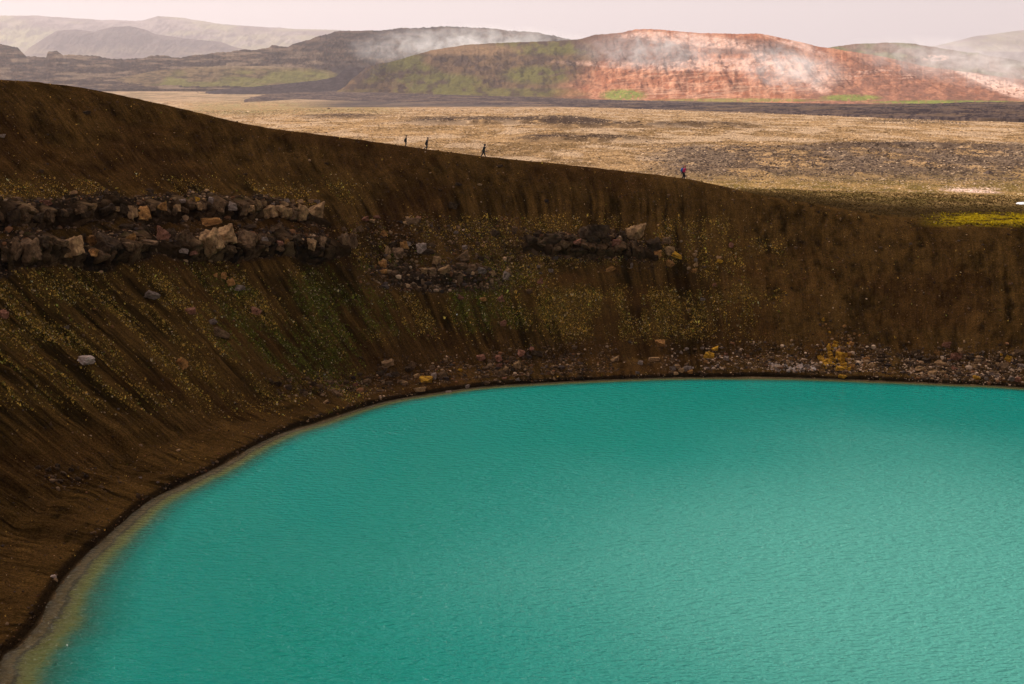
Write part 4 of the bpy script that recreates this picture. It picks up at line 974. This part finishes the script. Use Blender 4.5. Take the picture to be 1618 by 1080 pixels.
def skin_mesh(name, nodes, edges, mat, parent, sub=2):
    """nodes: name -> (x,y,z, rx, ry)"""
    keys = list(nodes); me = bpy.data.meshes.new(name)
    me.from_pydata([nodes[k][:3] for k in keys], [(keys.index(a), keys.index(b)) for a, b in edges], [])
    o = bpy.data.objects.new(name, me); C.objects.link(o)
    sk = o.modifiers.new('s', 'SKIN'); sk.use_smooth_shade = True
    for kk, v in zip(keys, me.skin_vertices[0].data):
        r = nodes[kk][3:]; v.radius = (r[0], r[-1]); v.use_root = (kk == keys[0])
    s = o.modifiers.new('u', 'SUBSURF'); s.levels = sub; s.render_levels = sub
    dg = bpy.context.evaluated_depsgraph_get(); dg.update()
    m2 = bpy.data.meshes.new_from_object(o.evaluated_get(dg)); o.modifiers.clear(); o.data = m2
    m2.materials.clear(); m2.materials.append(mat); m2.shade_smooth()
    o.parent = parent
    return o
def ell_part(name, c, r, mat, parent, rot=(0, 0, 0), cut=None):
    V, F = ico(3); V = V*np.array(r)
    if cut is not None: V[:, 2] = np.where(V[:, 2] < cut, cut+(V[:, 2]-cut)*.15, V[:, 2])
    M = np.array(Matrix.Rotation(rot[1], 3, 'Y') @ Matrix.Rotation(rot[0], 3, 'X'))
    V = V@M.T+np.array(c)
    me = bpy.data.meshes.new(name); me.from_pydata(V.tolist(), [], F.tolist()); me.materials.append(mat); me.shade_smooth()
    o = bpy.data.objects.new(name, me); C.objects.link(o); o.parent = parent; return o
def person(px, py, hpx, label, pose, top, legs_m, hood=False, pack=None, facing=1, scarf=None, cap=None, turn=0):
    """figure stands at local origin, walks towards +x; z up; 1.75 tall"""
    loc, nrm, fi, dist = cast(bvh1, px, py)
    root = bpy.data.objects.new('person', None); C.objects.link(root)
    q = pose
    lean = q.get('lean', .05); sh_z = 1.42
    hip = (0, 0, .93); chest = (lean*.75, 0, 1.28); neck = (lean*1.0, 0, 1.48)
    head = (lean*1.0+q.get('headf', .04), 0, 1.62)
    n = {'pelvis': (*hip, .14, .11), 'waist': (lean*.4, 0, 1.08, .13, .10), 'chest': (*chest, .16, .12), 'neckb': (*neck, .055, .055), 'head': (head[0]-.01, 0, 1.60, .072, .08), 'face': (head[0]+.01, 0, 1.67, .078, .088), 'crown': (head[0], 0, 1.73, .045, .05)}
    e = [('pelvis', 'waist'), ('waist', 'chest'), ('chest', 'neckb'), ('neckb', 'head'), ('head', 'face'), ('face', 'crown')]
    legs = {}
    for sgn, nm in ((1, 'l'), (-1, 'r')):
        kx, kz, ax, az, tx, tz = q['leg_'+nm]
        y = .09*sgn
        n['hip'+nm] = (0, y, .88, .095, .095); n['knee'+nm] = (kx, y, kz, .058, .058); n['calf'+nm] = ((kx*.6+ax*.4)-.015, y, kz*.6+az*.4, .058, .058); n['ankle'+nm] = (ax, y, az, .036, .036); n['toe'+nm] = (tx, y, tz, .03, .035)
        e += [('pelvis', 'hip'+nm), ('hip'+nm, 'knee'+nm), ('knee'+nm, 'calf'+nm), ('calf'+nm, 'ankle'+nm), ('ankle'+nm, 'toe'+nm)]
        ex, ez, ey, wx, wz, wy = q['arm_'+nm]
        n['sh'+nm] = (chest[0]+.03, .18*sgn, 1.41, .06, .06); n['el'+nm] = (ex, ey*sgn, ez, .042, .042); n['wr'+nm] = (wx, wy*sgn, wz, .028, .028)
        d = np.array([wx-ex, (wy-ey)*sgn, wz-ez]); d /= np.linalg.norm(d); side = np.cross(d, [0, 0, 1.]); 
        if np.linalg.norm(side) < .2: side = np.array([1., 0, 0])
        side /= np.linalg.norm(side)
        w = np.array([wx, wy*sgn, wz]); palm = w+d*.06
        n['palm'+nm] = (*palm, .034, .022); e += [('chest', 'sh'+nm), ('sh'+nm, 'el'+nm), ('el'+nm, 'wr'+nm), ('wr'+nm, 'palm'+nm)]
        curl = np.cross(side, d)*-.3
        for f in range(4):
            o_ = (f-1.5)*.017; L = [.06, .075, .07, .055][f]
            a = palm+d*.03+side*o_; b2 = a+d*L*.5; c2 = b2+(d*.8+curl)*L*.5
            n['f%d0%s' % (f, nm)] = (*a, .009, .009); n['f%d1%s' % (f, nm)] = (*b2, .0085, .0085); n['f%d2%s' % (f, nm)] = (*c2, .007, .007)
            e += [('palm'+nm, 'f%d0%s' % (f, nm)), ('f%d0%s' % (f, nm), 'f%d1%s' % (f, nm)), ('f%d1%s' % (f, nm), 'f%d2%s' % (f, nm))]
        t0 = palm-d*.01+side*.032; n['th0'+nm] = (*t0, .011, .011); n['th1'+nm] = (*(t0+(d+side*.6)*.035), .009, .009)
        e += [('palm'+nm, 'th0'+nm), ('th0'+nm, 'th1'+nm)]
    body = skin_mesh('body', n, e, SKIN, root, 1)
    # face: nose, eyes, ears and mouth modelled small
    hx = head[0]
    ell_part('nose', (hx+.098, 0, 1.655), (.018, .013, .022), SKIN, body)
    for s in (1, -1):
        ell_part('eye', (hx+.082, .03*s, 1.68), (.01, .012, .008), HAIR, body); ell_part('ear', (hx, .085*s, 1.66), (.022, .012, .034), SKIN, body)
    ell_part('mouth', (hx+.084, 0, 1.61), (.01, .024, .006), REDM, body)
    # trousers, jacket, boots follow the same joints
    tn = {'pelvis': (0, 0, .95, .155, .125)}; te = []
    for nm in 'lr':
        for k, r in (('hip', .108), ('knee', .078), ('calf', .07), ('ankle', .06)):
            v = n[k+nm]; tn[k+nm] = (v[0], v[1], v[2]+(.05 if k == 'ankle' else 0), r, r)
        te += [('pelvis', 'hip'+nm), ('hip'+nm, 'knee'+nm), ('knee'+nm, 'calf'+nm), ('calf'+nm, 'ankle'+nm)]
        a = np.array(n['ankle'+nm][:3]); t = np.array(n['toe'+nm][:3]); h_ = a-(t-a)*.35
        skin_mesh('boot', {'a': (*(a+[0, 0, .06]), .056, .056), 'b': (*a, .055, .052), 'c': (*((a+t)/2), .048, .045), 'd': (*t, .04, .045), 'h': (*(h_+(0, 0, -.02)), .04, .04)}, [('a', 'b'), ('b', 'c'), ('c', 'd'), ('b', 'h')], BOOT, root, 1)
    skin_mesh('trousers', tn, te, legs_m, root, 1)
    hem = q.get('hem', .80)
    jn = {'chest': (chest[0], 0, 1.30, .185, .145), 'waist': (lean*.4, 0, 1.10, .17, .135), 'hem1': (0, 0, .95, .18, .145), 'hem2': (-.01-q.get('flare', 0), 0, hem, .165+q.get('flare', 0), .15), 'coll': (neck[0]-.005, 0, 1.47, .10, .09)}
    je = [('chest', 'waist'), ('waist', 'hem1'), ('hem1', 'hem2'), ('chest', 'coll')]
    for nm in 'lr':
        jn['sh'+nm] = (*n['sh'+nm][:3], .082, .082); jn['el'+nm] = (*n['el'+nm][:3], .064, .064)
        w_ = np.array(n['wr'+nm][:3])*.92+np.array(n['el'+nm][:3])*.08; jn['wr'+nm] = (*w_, .046, .046)
        je += [('chest', 'sh'+nm), ('sh'+nm, 'el'+nm), ('el'+nm, 'wr'+nm)]
    skin_mesh('jacket', jn, je, top, root, 1)
    if hood: ell_part('hood', (hx-.03, 0, 1.66), (.125, .122, .145), top, root, (0, .25, 0))
    else: ell_part('hair', (hx-.022, 0, 1.69), (.108, .1, .105), cap or HAIR, root, (0, .0, 0), -.02)
    if pack:
        pk = ell_part('backpack', (chest[0]-.24, 0, 1.22), (.15, .19, .28), pack, root, (0, .08, 0)); ell_part('pack_pocket', (chest[0]-.36, 0, 1.12), (.07, .14, .14), TEAL, pk)
        skin_mesh('pack_strap', {'a': (chest[0]-.1, .13, 1.46, .02, .02), 'b': (chest[0]+.12, .14, 1.42, .02, .02), 'c': (chest[0]+.17, .14, 1.28, .02, .02), 'd': (chest[0]-.05, .17, 1.08, .02, .02)}, [('a', 'b'), ('b', 'c'), ('c', 'd')], BLACK, pk, 1)
    if scarf: ell_part('bag', (.1, -.24, .98), (.10, .07, .12), scarf, root)
    m = dist/FPX; sc = hpx*m/1.78
    root.scale = (sc*1.3, sc*1.3, sc*1.02); root.rotation_euler = (0, 0, turn); root.location = loc+Vector((0, 0, -.02))
    root['label'] = label; root['category'] = 'person'
    return root
st_arm = (.02, 1.12, .24, .10, .88, .24)
person(641, 231.6, 17.5, 'leftmost walker on the rim in a long black coat with a bag behind', {'lean': .06, 'headf': .06, 'hem': .72, 'flare': .05, 'leg_l': (.06, .50, -.02, .10, .12, .04), 'leg_r': (.05, .50, .0, .08, .14, .04), 'arm_l': (-.06, 1.14, .22, .06, .92, .2), 'arm_r': (-.10, 1.14, .24, -.14, .90, .24)}, BLACK, DARK, hood=False, cap=BLACK)
person(674, 237.2, 20, 'second walker from left on the rim, black coat, rear foot lifted mid stride', {'lean': .08, 'headf': .08, 'hem': .78, 'leg_l': (.06, .50, .0, .10, .12, .04), 'leg_r': (.06, .50, -.22, .26, -.30, .14), 'arm_l': (-.02, 1.12, .22, .10, .90, .22), 'arm_r': (-.06, 1.13, .24, .08, .88, .24)}, BLACK, DARK)
person(764, 248.2, 20.5, 'hooded black walker striding on the rim with hands raised to the bowed face', {'lean': .10, 'headf': .07, 'hem': .74, 'leg_l': (.10, .50, .20, .10, .32, .05), 'leg_r': (-.08, .50, -.26, .10, -.16, .04), 'arm_l': (.14, 1.16, .20, .28, 1.38, .08), 'arm_r': (.12, 1.16, .20, .29, 1.40, .08)}, BLACK, DARK, hood=True)
person(1080, 283.0, 21, 'hiker on the rim in a pink red jacket carrying a blue backpack', {'lean': .10, 'headf': .05, 'hem': .84, 'leg_l': (.08, .50, .06, .10, .18, .04), 'leg_r': (.0, .50, -.10, .10, .0, .04), 'arm_l': (.04, 1.14, .23, .12, .92, .2), 'arm_r': (.0, 1.14, .23, .10, .92, .2)}, PINK, BLACK, pack=BLUE, cap=REDM, turn=-.4)

# ------------------------------------------------------------------ steam, haze, cloud
SUN_AZ, SUN_EL = -38.0, 38.0                # degrees: azimuth from the view direction (negative = left)
def steam(name, x0, x1, y0, y1, dist, depth, dens, label, rise=0.0, seed=0):
    dist = FD(dist); depth *= KD; dens /= KD; a = at_d((x0+x1)/2, (y0+y1)/2, dist); w = (x1-x0)/FPX*dist; h = (y1-y0)/FPX*dist
    me = bpy.data.meshes.new(name); V, F = ico(3); me.from_pydata(V.tolist(), [], F.tolist())
    o = bpy.data.objects.new(name, me); C.objects.link(o); o.location = a; o.scale = (w/2, depth/2, h/2); o.rotation_euler = (0, rise, 0)
    m = bpy.data.materials.new(name); m.use_nodes = True; nt = m.node_tree; nt.nodes.remove(nt.nodes['Principled BSDF'])
    tc = nd(nt, 'ShaderNodeTexCoord').outputs['Object']
    ln = nd(nt, 'ShaderNodeVectorMath', {'operation': 'LENGTH'}, _0=tc).outputs['Value']
    fall = mth(nt, 'SUBTRACT', 1.0, ln, True)
    mp = nd(nt, 'ShaderNodeMapping', None, Vector=tc, Location=(seed, seed*2, 0), Scale=(w/h*.8, .8, 1.1))
    n = nd(nt, 'ShaderNodeTexNoise', None, Vector=mp.outputs[0], Scale=2.2, Detail=5.0, Roughness=.6, Distortion=.6).outputs['Fac']
    k = mth(nt, 'SUBTRACT', n, .40, True)
    k = mth(nt, 'MULTIPLY', mth(nt, 'MULTIPLY', k, 5.0), fall)
    pv = nd(nt, 'ShaderNodeVolumePrincipled', None, Color=(1, .97, .96, 1), Density=mth(nt, 'MULTIPLY', k, dens)); pv.inputs['Anisotropy'].default_value = .2
    nt.links.new(pv.outputs[0], nt.nodes['Material Output'].inputs['Volume'])
    me.materials.append(m); o['kind'] = 'stuff'; o['label'] = label; o['category'] = 'steam'
    return o
steam('steam', 540, 960, 36, 116, 4480, 400, .0075, 'thin steam drifting over the grey ridge behind the green hill', seed=3)
steam('steam', 900, 1190, 44, 116, 2950, 160, .010, 'steam veil over the dark shoulder of the red hill', seed=6)
steam('steam', 1150, 1345, 62, 150, 2750, 120, .020, 'dense steam rising from the pale vents on the red hill', rise=.1, seed=9)
steam('steam', 1330, 1760, 62, 140, 3250, 300, .009, 'steam bank lying in front of the right back ridge', rise=.12, seed=12)
def haze():
    m = bpy.data.materials.new('haze_air'); m.use_nodes = True; nt = m.node_tree; nt.nodes.remove(nt.nodes['Principled BSDF'])
    pv = nd(nt, 'ShaderNodeVolumePrincipled', None, Color=(.70, .63, .665, 1), Density=HAZE); pv.inputs['Anisotropy'].default_value = .3
    nt.links.new(pv.outputs[0], nt.nodes['Material Output'].inputs['Volume'])
    zlo, zhi = zmin-1.5, 1150.0
    x0, x1, y0, y1 = -46000, 46000, -46000, 46000
    V = [(x0,y0,zlo),(x1,y0,zlo),(x1,y1,zlo),(x0,y1,zlo),(x0,y0,zhi),(x1,y0,zhi),(x1,y1,zhi),(x0,y1,zhi)]
    F = [(3,2,1,0),(4,5,6,7),(0,1,5,4),(1,2,6,5),(2,3,7,6),(3,0,4,7)]
    me = bpy.data.meshes.new('haze'); me.from_pydata(V, [], F); me.materials.append(m)
    o = bpy.data.objects.new('haze', me); C.objects.link(o); o['kind'] = 'stuff'
HAZE = 2.3e-5
haze()
def cloud(cx, cy, rx, ry, name='cloud', label='grey cloud drifting above the crater'):
    alt = 2000.0; k = (alt-18)/math.tan(R_(SUN_EL))
    ox, oy = math.sin(R_(SUN_AZ))*k, math.cos(R_(SUN_AZ))*k
    V, F = ico(5)
    bump_ = 1+.05*(fbm(V[:, 0]*2+9, V[:, 1]*2+4, 3, 66)-.5)[:, None]*2
    rr = np.clip(V[:, 0]**2+V[:, 1]**2, 0, .9999); V[:, 2] = np.sign(V[:, 2])*(1-rr)**.16
    V = V*bump_*np.array([rx, ry, 70.])
    m = bpy.data.materials.new('cloud_vapour'); m.use_nodes = True; nt = m.node_tree; nt.nodes.remove(nt.nodes['Principled BSDF'])
    pv = nd(nt, 'ShaderNodeVolumePrincipled', None, Color=(.99, .98, .98, 1), Density=.0088)
    nt.links.new(pv.outputs[0], nt.nodes['Material Output'].inputs['Volume'])
    me = bpy.data.meshes.new(name); me.from_pydata(V.tolist(), [], F.tolist()); me.materials.append(m)
    o = bpy.data.objects.new(name, me); C.objects.link(o); o.location = (cx+ox, cy+oy, alt); o['kind'] = 'structure'
cloud(0, -62, 330, 300)

# ------------------------------------------------------------------ light, sky, camera
W = bpy.data.worlds.new('World'); bpy.context.scene.world = W; W.use_nodes = True; nt = W.node_tree
bg = nt.nodes['Background']
sky = nd(nt, 'ShaderNodeTexSky', {'sky_type': 'NISHITA', 'sun_disc': False, 'sun_elevation': R_(SUN_EL), 'sun_rotation': R_(SUN_AZ), 'air_density': 1.0, 'dust_density': 4.0, 'ozone_density': 1.0})
mx = nd(nt, 'ShaderNodeMix', {'data_type': 'RGBA'}); 
zc = nd(nt, 'ShaderNodeSeparateXYZ', None, _0=nd(nt, 'ShaderNodeTexCoord').outputs['Generated']).outputs[2]
mr = nd(nt, 'ShaderNodeMapRange', {'interpolation_type': 'SMOOTHSTEP'}, Value=zc); mr.inputs[1].default_value = .06; mr.inputs[2].default_value = .75; mr.inputs[3].default_value = .9; mr.inputs[4].default_value = .66
nt.links.new(mr.outputs[0], mx.inputs[0])
nt.links.new(sky.outputs[0], mx.inputs[6]); mx.inputs[7].default_value = (5.9, 5.45, 5.5, 1)
dk = nd(nt, 'ShaderNodeMapRange', None, Value=zc); dk.inputs[1].default_value = .1; dk.inputs[2].default_value = .8; dk.inputs[3].default_value = 1.0; dk.inputs[4].default_value = .70
nt.links.new(vmul(nt, mx.outputs[2], dk.outputs[0]), bg.inputs[0]); bg.inputs[1].default_value = .09
sl = bpy.data.lights.new('sun', 'SUN'); sl.energy = 4.8; sl.angle = R_(.5); sl.color = (1, .93, .84)
so = bpy.data.objects.new('sun', sl); C.objects.link(so)
az, el = R_(SUN_AZ), R_(SUN_EL)
tosun = Vector((math.sin(az)*math.cos(el), math.cos(az)*math.cos(el), math.sin(el)))
so.rotation_euler = (-tosun).to_track_quat('-Z', 'Y').to_euler(); so.location = (0, 0, 400)
cam = bpy.data.cameras.new('camera'); co = bpy.data.objects.new('camera', cam); C.objects.link(co)
co.location = (0, 0, CAMZ); co.rotation_euler = (math.pi/2-PITCH, 0, 0)
cam.sensor_width = 36; cam.lens = 36*FPX/1618; cam.clip_start = .1; cam.clip_end = 60000
sc = bpy.context.scene; sc.camera = co
sc.render.resolution_x = 1024; sc.render.resolution_y = 684
sc.view_settings.view_transform = 'Standard'; sc.view_settings.look = 'None'; sc.view_settings.gamma = 1; sc.view_settings.exposure = .68
sc.render.engine = 'CYCLES'; sc.cycles.volume_bounces = 1; sc.cycles.transparent_max_bounces = 32
print('crater T', T[g].min(), T[g].max(), 'H', H[g].min(), H[g].max(), 'rocks', nrock, 'verts', len(PG.reshape(-1, 3)))
